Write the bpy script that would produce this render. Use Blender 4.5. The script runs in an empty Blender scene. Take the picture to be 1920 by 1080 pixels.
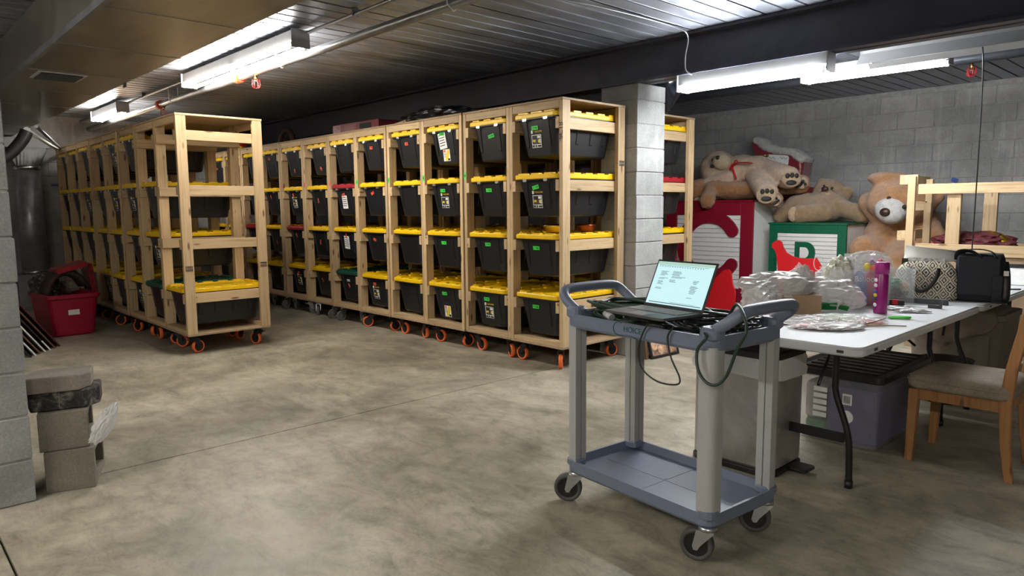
import bpy, bmesh, math, random
import numpy as np
from mathutils import Vector, Matrix, Euler, noise as mnoise
random.seed(7)
SC = bpy.context.scene
COL = SC.collection
PI = math.pi
R = math.radians

# ------------------------------------------------------------------ camera
CAM_F, CAM_P = 1321.9, Vector((3.838, -4.152, 1.336))
CAM_YAW, CAM_PITCH, CAM_ROLL = R(136.92), R(-6.577), R(-0.464)
_f = Vector((math.cos(CAM_PITCH)*math.cos(CAM_YAW), math.cos(CAM_PITCH)*math.sin(CAM_YAW), math.sin(CAM_PITCH)))
_r0 = Vector((math.sin(CAM_YAW), -math.cos(CAM_YAW), 0)); _u0 = _r0.cross(_f)
_r = math.cos(CAM_ROLL)*_r0 + math.sin(CAM_ROLL)*_u0
_u = -math.sin(CAM_ROLL)*_r0 + math.cos(CAM_ROLL)*_u0
cam_d = bpy.data.cameras.new('camera'); cam = bpy.data.objects.new('camera', cam_d); COL.objects.link(cam)
cam_d.sensor_width = 36; cam_d.lens = CAM_F/1920*36; cam_d.clip_start = 0.05; cam_d.clip_end = 60
cam.matrix_world = Matrix(((_r.x, _u.x, -_f.x, CAM_P.x), (_r.y, _u.y, -_f.y, CAM_P.y), (_r.z, _u.z, -_f.z, CAM_P.z), (0, 0, 0, 1)))
SC.camera = cam
def PX(px, py, x=None, y=None, z=None):
    """photo pixel -> point on the plane x=, y= or z= (the surface the thing touches)"""
    d = _f + _r*((px-960)/CAM_F) + _u*((540-py)/CAM_F)
    if x is not None: t = (x-CAM_P.x)/d.x
    elif y is not None: t = (y-CAM_P.y)/d.y
    else: t = (z-CAM_P.z)/d.z
    return CAM_P + d*t

# ------------------------------------------------------------------ world and exposure
w = bpy.data.worlds.new('world'); SC.world = w; w.use_nodes = True
w.node_tree.nodes['Background'].inputs[0].default_value = (0.6, 0.65, 0.75, 1)
w.node_tree.nodes['Background'].inputs[1].default_value = 0.02
SC.view_settings.view_transform = 'Standard'; SC.view_settings.look = 'None'
SC.view_settings.gamma = 1; SC.view_settings.use_curve_mapping = False
SC.view_settings.exposure = 0.28
TUBE_POWER = 115.0

# ------------------------------------------------------------------ materials
def nt(name):
    m = bpy.data.materials.new(name); m.use_nodes = True
    return m, m.node_tree.nodes, m.node_tree.links, m.node_tree.nodes['Principled BSDF']
def col(c): return (c[0], c[1], c[2], 1)
def srgb(r, g, b):
    def f(v):
        v /= 255
        return v/12.92 if v <= .04045 else ((v+.055)/1.055)**2.4
    return (f(r), f(g), f(b))
def ramp(N, stops):
    n = N.new('ShaderNodeValToRGB'); e = n.color_ramp.elements
    while len(e) > 1: e.remove(e[-1])
    e[0].position, e[0].color = stops[0][0], col(stops[0][1])
    for p, c in stops[1:]:
        k = e.new(p); k.color = col(c)
    return n
def noise(N, L, coord, scale, detail=4, rough=.55, dist=0):
    n = N.new('ShaderNodeTexNoise'); n.inputs['Scale'].default_value = scale
    n.inputs['Detail'].default_value = detail; n.inputs['Roughness'].default_value = rough
    n.inputs['Distortion'].default_value = dist
    L.new(coord, n.inputs['Vector']); return n
def coords(N, L, kind='Object', scale=(1, 1, 1)):
    t = N.new('ShaderNodeTexCoord'); mp = N.new('ShaderNodeMapping')
    mp.inputs['Scale'].default_value = scale
    L.new(t.outputs[kind], mp.inputs['Vector']); return mp.outputs['Vector']
def mixc(N, L, a, b, fac, mode='MIX'):
    n = N.new('ShaderNodeMix'); n.data_type = 'RGBA'; n.blend_type = mode
    for s, v in ((6, a), (7, b)):
        if hasattr(v, 'is_linked') or hasattr(v, 'links'): L.new(v, n.inputs[s])
        else: n.inputs[s].default_value = col(v)
    if hasattr(fac, 'links'): L.new(fac, n.inputs[0])
    else: n.inputs[0].default_value = fac
    return n.outputs[2]
def bump(N, L, P, h, strength=.3, dist=.01):
    b = N.new('ShaderNodeBump'); b.inputs['Strength'].default_value = strength; b.inputs['Distance'].default_value = dist
    L.new(h, b.inputs['Height']); L.new(b.outputs[0], P.inputs['Normal']); return b
def plain(name, c, rough=.5, metal=0, var=.12, scale=18, bmp=0.0, spec=.5, sheen=0, kind='Object'):
    m, N, L, P = nt(name)
    v = coords(N, L, kind); n = noise(N, L, v, scale)
    d = tuple(max(0, x*(1-var)) for x in c); e = tuple(min(1, x*(1+var)) for x in c)
    rp = ramp(N, [(.3, d), (.7, e)]); L.new(n.outputs['Fac'], rp.inputs['Fac']); L.new(rp.outputs['Color'], P.inputs['Base Color'])
    P.inputs['Roughness'].default_value = rough; P.inputs['Metallic'].default_value = metal
    P.inputs['Specular IOR Level'].default_value = spec
    if sheen: P.inputs['Sheen Weight'].default_value = sheen
    if bmp: bump(N, L, P, n.outputs['Fac'], bmp, .01)
    return m
def wood(name, axis, base=(.56, .40, .225), dark=(.37, .24, .115)):
    m, N, L, P = nt(name)
    oi = N.new('ShaderNodeObjectInfo'); t = N.new('ShaderNodeTexCoord')
    add = N.new('ShaderNodeVectorMath'); add.operation = 'ADD'
    ml = N.new('ShaderNodeVectorMath'); ml.operation = 'SCALE'; ml.inputs['Scale'].default_value = 37
    cx = N.new('ShaderNodeCombineXYZ')
    for k in range(3): L.new(oi.outputs['Random'], cx.inputs[k])
    L.new(cx.outputs[0], ml.inputs[0]); L.new(t.outputs['Object'], add.inputs[0]); L.new(ml.outputs[0], add.inputs[1])
    s = [42, 42, 42]; s[axis] = 1.6
    mp = N.new('ShaderNodeMapping'); mp.inputs['Scale'].default_value = s; L.new(add.outputs[0], mp.inputs['Vector'])
    n = noise(N, L, mp.outputs[0], 1.0, 5, .6, 1.4)
    rp = ramp(N, [(.30, dark), (.46, tuple(.8*a+.2*b for a, b in zip(base, dark))), (.62, base), (.85, tuple(min(1, x*1.12) for x in base))])
    L.new(n.outputs['Fac'], rp.inputs['Fac'])
    s2 = [13, 13, 13]; s2[axis] = 3.4
    mp2 = N.new('ShaderNodeMapping'); mp2.inputs['Scale'].default_value = s2; L.new(add.outputs[0], mp2.inputs['Vector'])
    vo = N.new('ShaderNodeTexVoronoi'); vo.inputs['Scale'].default_value = 1.0; L.new(mp2.outputs[0], vo.inputs['Vector'])
    kr = ramp(N, [(.09, (1, 1, 1)), (.17, (0, 0, 0))]); L.new(vo.outputs['Distance'], kr.inputs['Fac'])
    c1 = mixc(N, L, rp.outputs['Color'], (.16, .085, .035), kr.outputs['Color'])
    hs = N.new('ShaderNodeHueSaturation'); mr = N.new('ShaderNodeMapRange')
    mr.inputs['To Min'].default_value = .80; mr.inputs['To Max'].default_value = 1.10
    L.new(oi.outputs['Random'], mr.inputs['Value']); L.new(mr.outputs[0], hs.inputs['Value']); L.new(c1, hs.inputs['Color'])
    L.new(hs.outputs[0], P.inputs['Base Color']); P.inputs['Roughness'].default_value = .62
    bump(N, L, P, n.outputs['Fac'], .12, .003)
    return m
M = {}
M['wood_x'] = wood('pine_x', 0); M['wood_y'] = wood('pine_y', 1); M['wood_z'] = wood('pine_z', 2)
M['ply'] = wood('plywood', 1, (.42, .29, .17), (.25, .16, .085))
M['oak'] = wood('honey_oak', 2, (.40, .19, .065), (.24, .10, .03))
M['brownframe'] = wood('brown_frame', 2, (.17, .085, .04), (.08, .04, .02))
M['tote'] = plain('black_tote_plastic', (.0095, .0105, .013), .36, var=.2, scale=6)
M['yellow'] = plain('yellow_lid', srgb(235, 190, 10), .42, var=.05)
M['redlid'] = plain('red_lid', srgb(150, 25, 35), .42, var=.05)
M['greenlid'] = plain('green_lid', srgb(18, 75, 55), .42, var=.05)
M['black'] = plain('black_plastic', (.012, .012, .013), .4, var=.2)
M['blacksteel'] = plain('black_steel', (.014, .014, .016), .35, metal=.2, var=.2)
M['darkgrey'] = plain('dark_grey', (.05, .05, .055), .5)
M['orange'] = plain('orange_tyre', srgb(246, 112, 52), .5, var=.06)
M['greytyre'] = plain('grey_tyre', (.13, .13, .13), .5)
M['greytrim'] = plain('grey_rubber', (.07, .065, .06), .6)
M['zinc'] = plain('zinc_plate', (.62, .63, .64), .28, metal=.9, var=.08)
M['chrome'] = plain('steel_bright', (.6, .6, .6), .25, metal=1, var=.1)
M['cart'] = plain('cart_blue_grey', srgb(108, 117, 136), .42, var=.05, scale=30)
M['alu'] = plain('anodised_aluminium', srgb(172, 172, 170), .42, metal=.1, var=.03)
M['white'] = plain('white_paint', (.72, .72, .70), .5, var=.04)
M['whitemetal'] = plain('white_enamel', (.62, .62, .62), .35, var=.04)
M['lamphousing'] = plain('lamp_housing_grey', (.26, .26, .265), .5, var=.04)
M['paper'] = plain('paper', (.78, .78, .76), .7, var=.05)
M['tabletop'] = plain('white_hdpe', (.66, .67, .68), .42, var=.03, scale=60, bmp=.05)
M['green_tag'] = plain('green_tape', srgb(60, 205, 70), .5, var=.03)
M['orange_tag'] = plain('orange_tape', srgb(235, 85, 60), .5, var=.03)
M['ink'] = plain('ink', (.012, .012, .012), .6)
M['labelyellow'] = plain('label_yellow', srgb(225, 190, 30), .5, var=.03)
M['crimson'] = plain('crimson_board', srgb(130, 12, 36), .45, var=.05)
M['emerald'] = plain('emerald_board', srgb(0, 88, 60), .45, var=.05)
M['bead'] = plain('beadboard_white', (.74, .73, .70), .5, var=.03)
M['brightred'] = plain('bright_red_board', srgb(205, 22, 30), .5, var=.05)
M['redtote'] = plain('red_tote', srgb(155, 10, 48), .45, var=.06)
M['orangecoupling'] = plain('orange_coupling', srgb(215, 70, 35), .5)
M['pipe'] = plain('galvanised_pipe', (.30, .31, .33), .34, metal=.8, var=.15, scale=5)
M['darkpipe'] = plain('dark_pipe', (.05, .055, .065), .4, metal=.5, var=.2)
M['dull'] = plain('dull_sheet_metal', (.15, .15, .148), .6, metal=.1)
M['bluetape'] = plain('blue_tape', (.03, .09, .35), .6)
M['brass'] = plain('brass', (.55, .38, .10), .25, metal=1)
M['cardboard'] = plain('cardboard', srgb(150, 125, 98), .8, var=.06)
M['navy'] = plain('navy_vinyl', (.008, .012, .03), .45)
M['greenscissors'] = plain('green_handle', srgb(70, 200, 50), .4)
M['gold'] = plain('gold_foil', srgb(190, 150, 40), .25, metal=.9)
M['maroon'] = plain('maroon_cloth', srgb(80, 20, 28), .7, bmp=.2)
M['dkgreen'] = plain('dark_green_cord', srgb(34, 56, 44), .42, var=.1)
M['blackcord'] = plain('black_cord', (.016, .02, .018), .36)
M['laptop'] = plain('laptop_grey', srgb(88, 86, 88), .4, metal=.4)
M['teal'] = plain('teal_print', srgb(0, 82, 84), .5)

# concrete floor
m, N, L, P = nt('concrete_floor'); M['floor'] = m
t = N.new('ShaderNodeTexCoord'); g = N.new('ShaderNodeNewGeometry'); v = g.outputs['Position']
n1 = noise(N, L, v, .9, 8, .66, .5); n2 = noise(N, L, v, 7.5, 10, .78, .5); n3 = noise(N, L, v, 70, 4, .7)
mp = N.new('ShaderNodeMapping'); mp.inputs['Rotation'].default_value = (0, 0, .55); mp.inputs['Scale'].default_value = (1.0, 2.2, 1); L.new(v, mp.inputs['Vector'])
n4 = noise(N, L, mp.outputs[0], 2.8, 11, .78, .7)
c1 = ramp(N, [(.34, srgb(122, 115, 100)), (.48, srgb(160, 152, 133)), (.64, srgb(188, 180, 160))]); L.new(n1.outputs['Fac'], c1.inputs['Fac'])
c2 = ramp(N, [(.33, (.52, .52, .50)), (.44, (.82, .82, .81)), (.54, (1.0, 1.0, 1.0)), (.68, (1.16, 1.16, 1.15))]); L.new(n4.outputs['Fac'], c2.inputs['Fac'])
x = mixc(N, L, c1.outputs['Color'], c2.outputs['Color'], .95, 'MULTIPLY')
c3 = ramp(N, [(.36, (.66, .65, .63)), (.48, (.95, .95, .95)), (.66, (1.14, 1.14, 1.12))]); L.new(n2.outputs['Fac'], c3.inputs['Fac'])
x = mixc(N, L, x, c3.outputs['Color'], .9, 'MULTIPLY')
c5 = ramp(N, [(.25, (.86, .86, .86)), (.7, (1.04, 1.04, 1.04))]); L.new(n3.outputs['Fac'], c5.inputs['Fac'])
x = mixc(N, L, x, c5.outputs['Color'], .6, 'MULTIPLY')
L.new(x, P.inputs['Base Color'])
rr = ramp(N, [(.3, (.34,)*3), (.7, (.62,)*3)]); L.new(n2.outputs['Fac'], rr.inputs['Fac']); L.new(rr.outputs['Color'], P.inputs['Roughness'])
bump(N, L, P, n2.outputs['Fac'], .08, .01)

# concrete block
def blockmat(name, base, streak=.5, brick=False):
    m, N, L, P = nt(name)
    g = N.new('ShaderNodeNewGeometry'); v = g.outputs['Position']
    oi = N.new('ShaderNodeObjectInfo')
    n1 = noise(N, L, v, 1.6, 5, .6, .6); n2 = noise(N, L, v, 110, 3, .7)
    mp = N.new('ShaderNodeMapping'); mp.inputs['Scale'].default_value = (9, 9, .55); L.new(v, mp.inputs['Vector'])
    n3 = noise(N, L, mp.outputs[0], 1.5, 6, .7, .3)
    c1 = ramp(N, [(.3, tuple(.66*b for b in base)), (.7, tuple(1.25*b for b in base))]); L.new(n1.outputs['Fac'], c1.inputs['Fac'])
    s1 = ramp(N, [(.55, (0, 0, 0)), (.78, (streak,)*3)]); L.new(n3.outputs['Fac'], s1.inputs['Fac'])
    x = mixc(N, L, c1.outputs['Color'], tuple(min(1, 1.9*b) for b in base), s1.outputs['Color'])
    c2 = ramp(N, [(.3, (.72,)*3), (.7, (1.15,)*3)]); L.new(n2.outputs['Fac'], c2.inputs['Fac'])
    x = mixc(N, L, x, c2.outputs['Color'], .8, 'MULTIPLY')
    hs = N.new('ShaderNodeHueSaturation'); mr = N.new('ShaderNodeMapRange'); mr.inputs['To Min'].default_value = .94; mr.inputs['To Max'].default_value = 1.07
    L.new(oi.outputs['Random'], mr.inputs['Value']); L.new(mr.outputs[0], hs.inputs['Value']); L.new(x, hs.inputs['Color'])
    L.new(hs.outputs[0], P.inputs['Base Color']); P.inputs['Roughness'].default_value = .88
    bump(N, L, P, n2.outputs['Fac'], .35, .004)
    return m
M['block'] = blockmat('grey_block', (.36, .35, .34), .6)
M['blockpillar'] = blockmat('pillar_block', (.34, .34, .33), .35)
M['blocktan'] = blockmat('tan_block', (.25, .22, .175), .2)
M['blockpale'] = blockmat('pale_block', (.36, .31, .26), .2)
M['mortar'] = plain('mortar', (.33, .325, .315), .9, var=.2, bmp=.3)
m, N, L, P = nt('black_stained_block'); M['blockblack'] = m
g = N.new('ShaderNodeNewGeometry'); n1 = noise(N, L, g.outputs['Position'], 16, 6, .7, .8)
c = ramp(N, [(.40, (.012, .012, .012)), (.52, (.05, .045, .04)), (.66, (.25, .22, .18))]); L.new(n1.outputs['Fac'], c.inputs['Fac']); L.new(c.outputs['Color'], P.inputs['Base Color'])
P.inputs['Roughness'].default_value = .8; bump(N, L, P, n1.outputs['Fac'], .5, .01)

# steel deck, beam, duct foil
def metalmat(name, c, rough, rvar, scale, stretch=(1, 1, 1), metal=1.0, b=.06):
    m, N, L, P = nt(name)
    g = N.new('ShaderNodeNewGeometry'); mp = N.new('ShaderNodeMapping'); mp.inputs['Scale'].default_value = stretch; L.new(g.outputs['Position'], mp.inputs['Vector'])
    n = noise(N, L, mp.outputs[0], scale, 6, .6, .5)
    cr = ramp(N, [(.3, tuple(.7*x for x in c)), (.7, tuple(1.2*x for x in c))]); L.new(n.outputs['Fac'], cr.inputs['Fac']); L.new(cr.outputs['Color'], P.inputs['Base Color'])
    rr = ramp(N, [(.3, (rough-rvar,)*3), (.7, (rough+rvar,)*3)]); L.new(n.outputs['Fac'], rr.inputs['Fac']); L.new(rr.outputs['Color'], P.inputs['Roughness'])
    P.inputs['Metallic'].default_value = metal
    bump(N, L, P, n.outputs['Fac'], b, .01)
    return m
M['deck'] = metalmat('galvanised_deck', (.33, .355, .41), .40, .10, 5, (1, .35, 1), metal=.66)
M['beam'] = metalmat('dark_painted_steel', (.052, .054, .082), .5, .1, 4, metal=0)
M['foil'] = metalmat('duct_foil', (.36, .33, .28), .38, .09, 2.6, (.6, 3, 1), metal=.7, b=.12)
M['spiral'] = metalmat('duct_steel', (.36, .37, .39), .36, .08, 6, metal=.6)
M['stainless'] = metalmat('stainless', (.50, .48, .455), .40, .08, 5, metal=.75)

# fur
def fur(name, c):
    m, N, L, P = nt(name)
    v = coords(N, L); n = noise(N, L, v, 10, 6, .7, .6); n2 = noise(N, L, v, 120, 3, .7, .4)
    cr = ramp(N, [(.3, tuple(.66*x for x in c)), (.7, tuple(min(1, 1.15*x) for x in c))]); L.new(n.outputs['Fac'], cr.inputs['Fac'])
    c2 = ramp(N, [(.3, (.7,)*3), (.7, (1.15,)*3)]); L.new(n2.outputs['Fac'], c2.inputs['Fac'])
    L.new(mixc(N, L, cr.outputs['Color'], c2.outputs['Color'], .8, 'MULTIPLY'), P.inputs['Base Color'])
    P.inputs['Roughness'].default_value = .95; P.inputs['Sheen Weight'].default_value = .4
    P.inputs['Specular IOR Level'].default_value = .1
    bump(N, L, P, n2.outputs['Fac'], .8, .02)
    return m
M['fur_cream'] = fur('cream_fur', srgb(222, 190, 160)); M['fur_brown'] = fur('brown_fur', srgb(176, 122, 70))
M['fur_tan'] = fur('tan_fur', srgb(166, 134, 98)); M['fur_big'] = fur('honey_fur', srgb(186, 134, 88))
M['fur_white'] = fur('white_fur', (.72, .70, .67)); M['fur_pad'] = fur('pad_plush', srgb(205, 175, 140))
M['red_velvet'] = plain('red_velvet', srgb(120, 12, 34), .8, sheen=.5, var=.2, scale=8)
M['ribbon'] = plain('red_ribbon', srgb(190, 20, 30), .35)

# plastics
def clear(name, c, alpha=.3, rough=.2, tr=.5):
    m, N, L, P = nt(name)
    P.inputs['Base Color'].default_value = col(c); P.inputs['Roughness'].default_value = rough
    P.inputs['Alpha'].default_value = alpha
    v = coords(N, L); n = noise(N, L, v, 30, 4, .6, 1); bump(N, L, P, n.outputs['Fac'], .15, .01)
    return m
M['clear'] = clear('clear_bin_plastic', (.75, .78, .80), .22, .15)
M['frost'] = clear('frosted_bin_plastic', (.45, .46, .52), .22, .3)
M['bagwhite'] = clear('white_film_bag', (.74, .73, .72), .62, .32)
M['baggrey'] = clear('grey_film_bag', (.52, .50, .48), .66, .3)
M['film'] = clear('clear_film', (.85, .85, .85), .38, .12)
M['blackbag'] = plain('black_film', (.01, .01, .012), .28)
M['seatfabric'] = None
m, N, L, P = nt('seat_fabric'); M['seatfabric'] = m
v = coords(N, L); vo = N.new('ShaderNodeTexVoronoi'); vo.feature = 'DISTANCE_TO_EDGE'; vo.inputs['Scale'].default_value = 34; L.new(v, vo.inputs['Vector'])
n = noise(N, L, v, 8, 4); cr = ramp(N, [(.3, srgb(128, 116, 100)), (.7, srgb(160, 148, 130))]); L.new(n.outputs['Fac'], cr.inputs['Fac'])
er = ramp(N, [(.02, (.75,)*3), (.08, (1, 1, 1))]); L.new(vo.outputs['Distance'], er.inputs['Fac'])
L.new(mixc(N, L, cr.outputs['Color'], er.outputs['Color'], .7, 'MULTIPLY'), P.inputs['Base Color']); P.inputs['Roughness'].default_value = .9
def emit(name, c, s):
    m, N, L, P = nt(name); P.inputs['Base Color'].default_value = (.02, .02, .02, 1)
    P.inputs['Emission Color'].default_value = col(c); P.inputs['Emission Strength'].default_value = s; return m
M['tube'] = emit('lit_tube', (1, .95, .86), TUBE_POWER); M['tube_cool'] = emit('lit_tube_cool', (.95, .98, 1), TUBE_POWER*1.35); M['tube_off'] = plain('unlit_tube', (.7, .7, .69), .3)

# ------------------------------------------------------------------ mesh helpers
class MB:
    def __init__(s): s.v = []; s.f = []; s.m = []; s.sm = []; s.mats = []; s.cur = 0
    def mat(s, m):
        if m not in s.mats: s.mats.append(m)
        s.cur = s.mats.index(m); return s
    def add(s, vs, fs, smooth=False):
        o = len(s.v); s.v += [tuple(x) for x in vs]
        for f in fs: s.f.append(tuple(i+o for i in f)); s.m.append(s.cur); s.sm.append(smooth)
        return s
    def box(s, c, d, rot=None, smooth=False):
        hx, hy, hz = d[0]/2, d[1]/2, d[2]/2
        vs = [Vector((x, y, z)) for z in (-hz, hz) for y in (-hy, hy) for x in (-hx, hx)]
        if rot is not None:
            q = Euler(rot).to_matrix(); vs = [q @ p for p in vs]
        c = Vector(c)
        return s.add([p+c for p in vs], [(0, 2, 3, 1), (4, 5, 7, 6), (0, 1, 5, 4), (2, 6, 7, 3), (0, 4, 6, 2), (1, 3, 7, 5)])
    def bb(s, x0, x1, y0, y1, z0, z1): return s.box(((x0+x1)/2, (y0+y1)/2, (z0+z1)/2), (x1-x0, y1-y0, z1-z0))
    def rbox(s, c, d, r=.01, rot=None, seg=3):
        """box with rounded vertical corners and small top/bottom chamfer"""
        hx, hy, hz = d[0]/2, d[1]/2, d[2]/2; ring = []
        for (sx, sy, a0) in ((1, 1, 0), (-1, 1, 90), (-1, -1, 180), (1, -1, 270)):
            for k in range(seg+1):
                a = R(a0+90*k/seg); ring.append((sx*(hx-r)+r*math.cos(a), sy*(hy-r)+r*math.sin(a)))
        e = min(r*.4, hz*.4)
        lv = [(-hz, 1-e/max(hx, hy)), (-hz+e, 1), (hz-e, 1), (hz, 1-e/max(hx, hy))]
        return s.loft([[(x*k, y*k, z) for x, y in ring] for z, k in lv], c, rot)
    def loft(s, rings, c=(0, 0, 0), rot=None, caps=True, smooth=False, closed=False):
        q = Euler(rot).to_matrix() if rot is not None else Matrix.Identity(3); c = Vector(c)
        n = len(rings[0]); vs = [q @ Vector(p) + c for r in rings for p in r]; fs = []
        K = len(rings)
        for i in range(K if closed else K-1):
            for j in range(n):
                a, b = i*n+j, i*n+(j+1) % n; i2 = (i+1) % K
                fs.append((a, b, i2*n+(j+1) % n, i2*n+j))
        if caps and not closed:
            fs.append(tuple(reversed(range(n)))); fs.append(tuple(range((K-1)*n, K*n)))
        o = len(s.f); s.add(vs, fs, smooth)
        if caps and not closed and smooth: s.sm[-1] = s.sm[-2] = False
        return s
    def cyl(s, p0, p1, r, r1=None, n=16, smooth=True, caps=True):
        p0, p1 = Vector(p0), Vector(p1); d = (p1-p0); q = d.to_track_quat('Z', 'Y').to_matrix(); r1 = r if r1 is None else r1
        rings = [[q @ Vector((rr*math.cos(2*PI*k/n), rr*math.sin(2*PI*k/n), 0)) + p for k in range(n)] for p, rr in ((p0, r), (p1, r1))]
        return s.loft(rings, smooth=smooth, caps=caps)
    def lathe(s, prof, c=(0, 0, 0), n=24, rot=None, smooth=True, caps=True):
        return s.loft([[(r*math.cos(2*PI*k/n), r*math.sin(2*PI*k/n), z) for k in range(n)] for r, z in prof], c, rot, smooth=smooth, caps=caps)
    def tube(s, pts, r, n=8, closed=False, smooth=True, flat=None):
        pts = [Vector(p) for p in pts]; K = len(pts); rings = []; up = Vector((0, 0, 1)); prev = None
        for i in range(K):
            a = pts[(i-1) % K] if (closed or i > 0) else pts[i]; b = pts[(i+1) % K] if (closed or i < K-1) else pts[i]
            t = (b-a)
            if t.length < 1e-9: t = Vector((0, 0, 1))
            t.normalize()
            x = prev - t*prev.dot(t) if prev is not None else up.cross(t)
            if x.length < 1e-4: x = Vector((1, 0, 0)) - t*t.x
            if x.length < 1e-4: x = Vector((0, 1, 0)) - t*t.y
            x.normalize(); y = t.cross(x); prev = x
            rr = r[i] if isinstance(r, (list, tuple)) else r
            fx, fy = flat if flat else (1, 1)
            rings.append([pts[i]+x*(rr*fx*math.cos(2*PI*k/n))+y*(rr*fy*math.sin(2*PI*k/n)) for k in range(n)])
        return s.loft(rings, smooth=smooth, closed=closed)
    def prism(s, poly, y0, y1, tf=None):
        """polygon of (x,z), extruded y0..y1; tf maps Vector"""
        n = len(poly); vs = [Vector((x, y, z)) for y in (y0, y1) for x, z in poly]
        if tf: vs = [tf(p) for p in vs]
        fs = [tuple(range(n)), tuple(reversed(range(n, 2*n)))]+[(i, i+n, (i+1) % n+n, (i+1) % n) for i in range(n)]
        return s.add(vs, fs)
    def ell(s, c, r, rot=None, nu=16, nv=10):
        q = Euler(rot).to_matrix() if rot is not None else Matrix.Identity(3); c = Vector(c)
        if not hasattr(r, '__len__'): r = (r, r, r)
        vs = [c+q @ Vector((0, 0, -r[2]))]
        for i in range(1, nv):
            a = -PI/2+PI*i/nv
            for k in range(nu):
                b = 2*PI*k/nu; vs.append(c+q @ Vector((r[0]*math.cos(a)*math.cos(b), r[1]*math.cos(a)*math.sin(b), r[2]*math.sin(a))))
        vs.append(c+q @ Vector((0, 0, r[2]))); fs = []
        for k in range(nu): fs.append((0, 1+(k+1) % nu, 1+k))
        for i in range(nv-2):
            for k in range(nu):
                a = 1+i*nu+k; b = 1+i*nu+(k+1) % nu; fs.append((a, b, b+nu, a+nu))
        t = len(vs)-1
        for k in range(nu): fs.append((1+(nv-2)*nu+k, 1+(nv-2)*nu+(k+1) % nu, t))
        return s.add(vs, fs, True)
    def mesh(s, name, bevel=0):
        me = bpy.data.meshes.new(name); me.from_pydata(s.v, [], s.f)
        for mm in s.mats: me.materials.append(mm)
        for p, k, sm in zip(me.polygons, s.m, s.sm): p.material_index = k; p.use_smooth = sm
        bm = bmesh.new(); bm.from_mesh(me); bmesh.ops.recalc_face_normals(bm, faces=bm.faces)
        if bevel: bmesh.ops.bevel(bm, geom=list(bm.edges), offset=bevel, segments=1, affect='EDGES', clamp_overlap=True)
        bm.to_mesh(me); bm.free(); me.update()
        return me
    def build(s, name, mat=None, parent=None, loc=(0, 0, 0), rot=(0, 0, 0), bevel=0):
        if mat is not None: s.mats = [mat]; s.m = [0]*len(s.f)
        return put(name, s.mesh(name, bevel), parent, loc, rot)
def put(name, me, parent=None, loc=(0, 0, 0), rot=(0, 0, 0)):
    o = bpy.data.objects.new(name, me); COL.objects.link(o); o.parent = parent; o.location = loc; o.rotation_euler = rot; return o
def tag(o, label, cat, group=None, kind=None):
    o['label'] = label
    if cat: o['category'] = cat
    if group: o['group'] = group
    if kind: o['kind'] = kind
    return o
def thing(name, label, cat, loc=(0, 0, 0), rotz=0, group=None):
    o = bpy.data.objects.new(name, None); COL.objects.link(o); o.location = loc; o.rotation_euler = (0, 0, rotz); o.empty_display_size = .1
    return tag(o, label, cat, group)
def struct(o): o['kind'] = 'structure'; return o
def dup(root, loc, rot, label):
    r = root.copy(); COL.objects.link(r); r.location = loc; r.rotation_euler = rot; r['label'] = label
    for ch in root.children:
        c = ch.copy(); COL.objects.link(c); c.parent = r
        for g in ch.children:
            d = g.copy(); COL.objects.link(d); d.parent = c
    return r
_txt = {}
def text_mesh(s, size, mat, ext=.0004):
    k = (s, size, mat.name)
    if k in _txt: return _txt[k]
    cu = bpy.data.curves.new('lettering', 'FONT'); cu.body = s; cu.size = size; cu.extrude = ext; cu.align_x = 'CENTER'; cu.align_y = 'CENTER'
    ob = bpy.data.objects.new('lettering', cu); COL.objects.link(ob)
    me = bpy.data.meshes.new_from_object(ob.evaluated_get(bpy.context.evaluated_depsgraph_get()))
    bpy.data.objects.remove(ob); bpy.data.curves.remove(cu); me.materials.clear(); me.materials.append(mat); _txt[k] = me
    return me
def remesh(mb, voxel, smooth=6, amp=0, freq=20):
    """join overlapping solids into one continuous skin"""
    me = mb.mesh('skin'); ob = bpy.data.objects.new('skin', me); COL.objects.link(ob)
    r = ob.modifiers.new('r', 'REMESH'); r.mode = 'VOXEL'; r.voxel_size = voxel
    if smooth: sm = ob.modifiers.new('s', 'SMOOTH'); sm.factor = .5; sm.iterations = smooth
    out = bpy.data.meshes.new_from_object(ob.evaluated_get(bpy.context.evaluated_depsgraph_get()))
    bpy.data.objects.remove(ob)
    if amp:
        out.update()
        for vv, nn in zip(out.vertices, [Vector(x.vector) for x in out.vertex_normals]):
            vv.co += nn*amp*(mnoise.noise(vv.co*freq)+.6*mnoise.noise(vv.co*freq*2.3))
    for p in out.polygons: p.use_smooth = True
    return out
def crumple(c, r, seed=0, amp=.22, freq=3.2, flatz=None, sub=4, sharp=True, facet=True):
    """crumpled film lump"""
    bm = bmesh.new(); bmesh.ops.create_icosphere(bm, subdivisions=sub, radius=1)
    off = Vector((seed*7.3, seed*3.1, seed*1.7)); mb = MB(); idx = {}
    vs = []
    for i, vv in enumerate(bm.verts):
        p = vv.co.copy(); n = mnoise.noise(p*freq+off)
        n2 = 1-2*abs(mnoise.noise(p*freq*1.9+off)) if sharp else mnoise.noise(p*freq*1.9+off)
        n3 = 1-2*abs(mnoise.noise(p*freq*4.1+off))
        k = 1+amp*(n+.6*n2+.25*n3)
        q = Vector((p.x*r[0], p.y*r[1], p.z*r[2]))*k
        q += Vector(c)
        if flatz is not None: q.z = max(q.z, flatz+.003*(n2+1))
        vs.append(q); vv.index = i
    fs = [[l.index for l in f.verts] for f in bm.faces]; bm.free()
    mb.add(vs, fs, not facet); return mb
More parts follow.
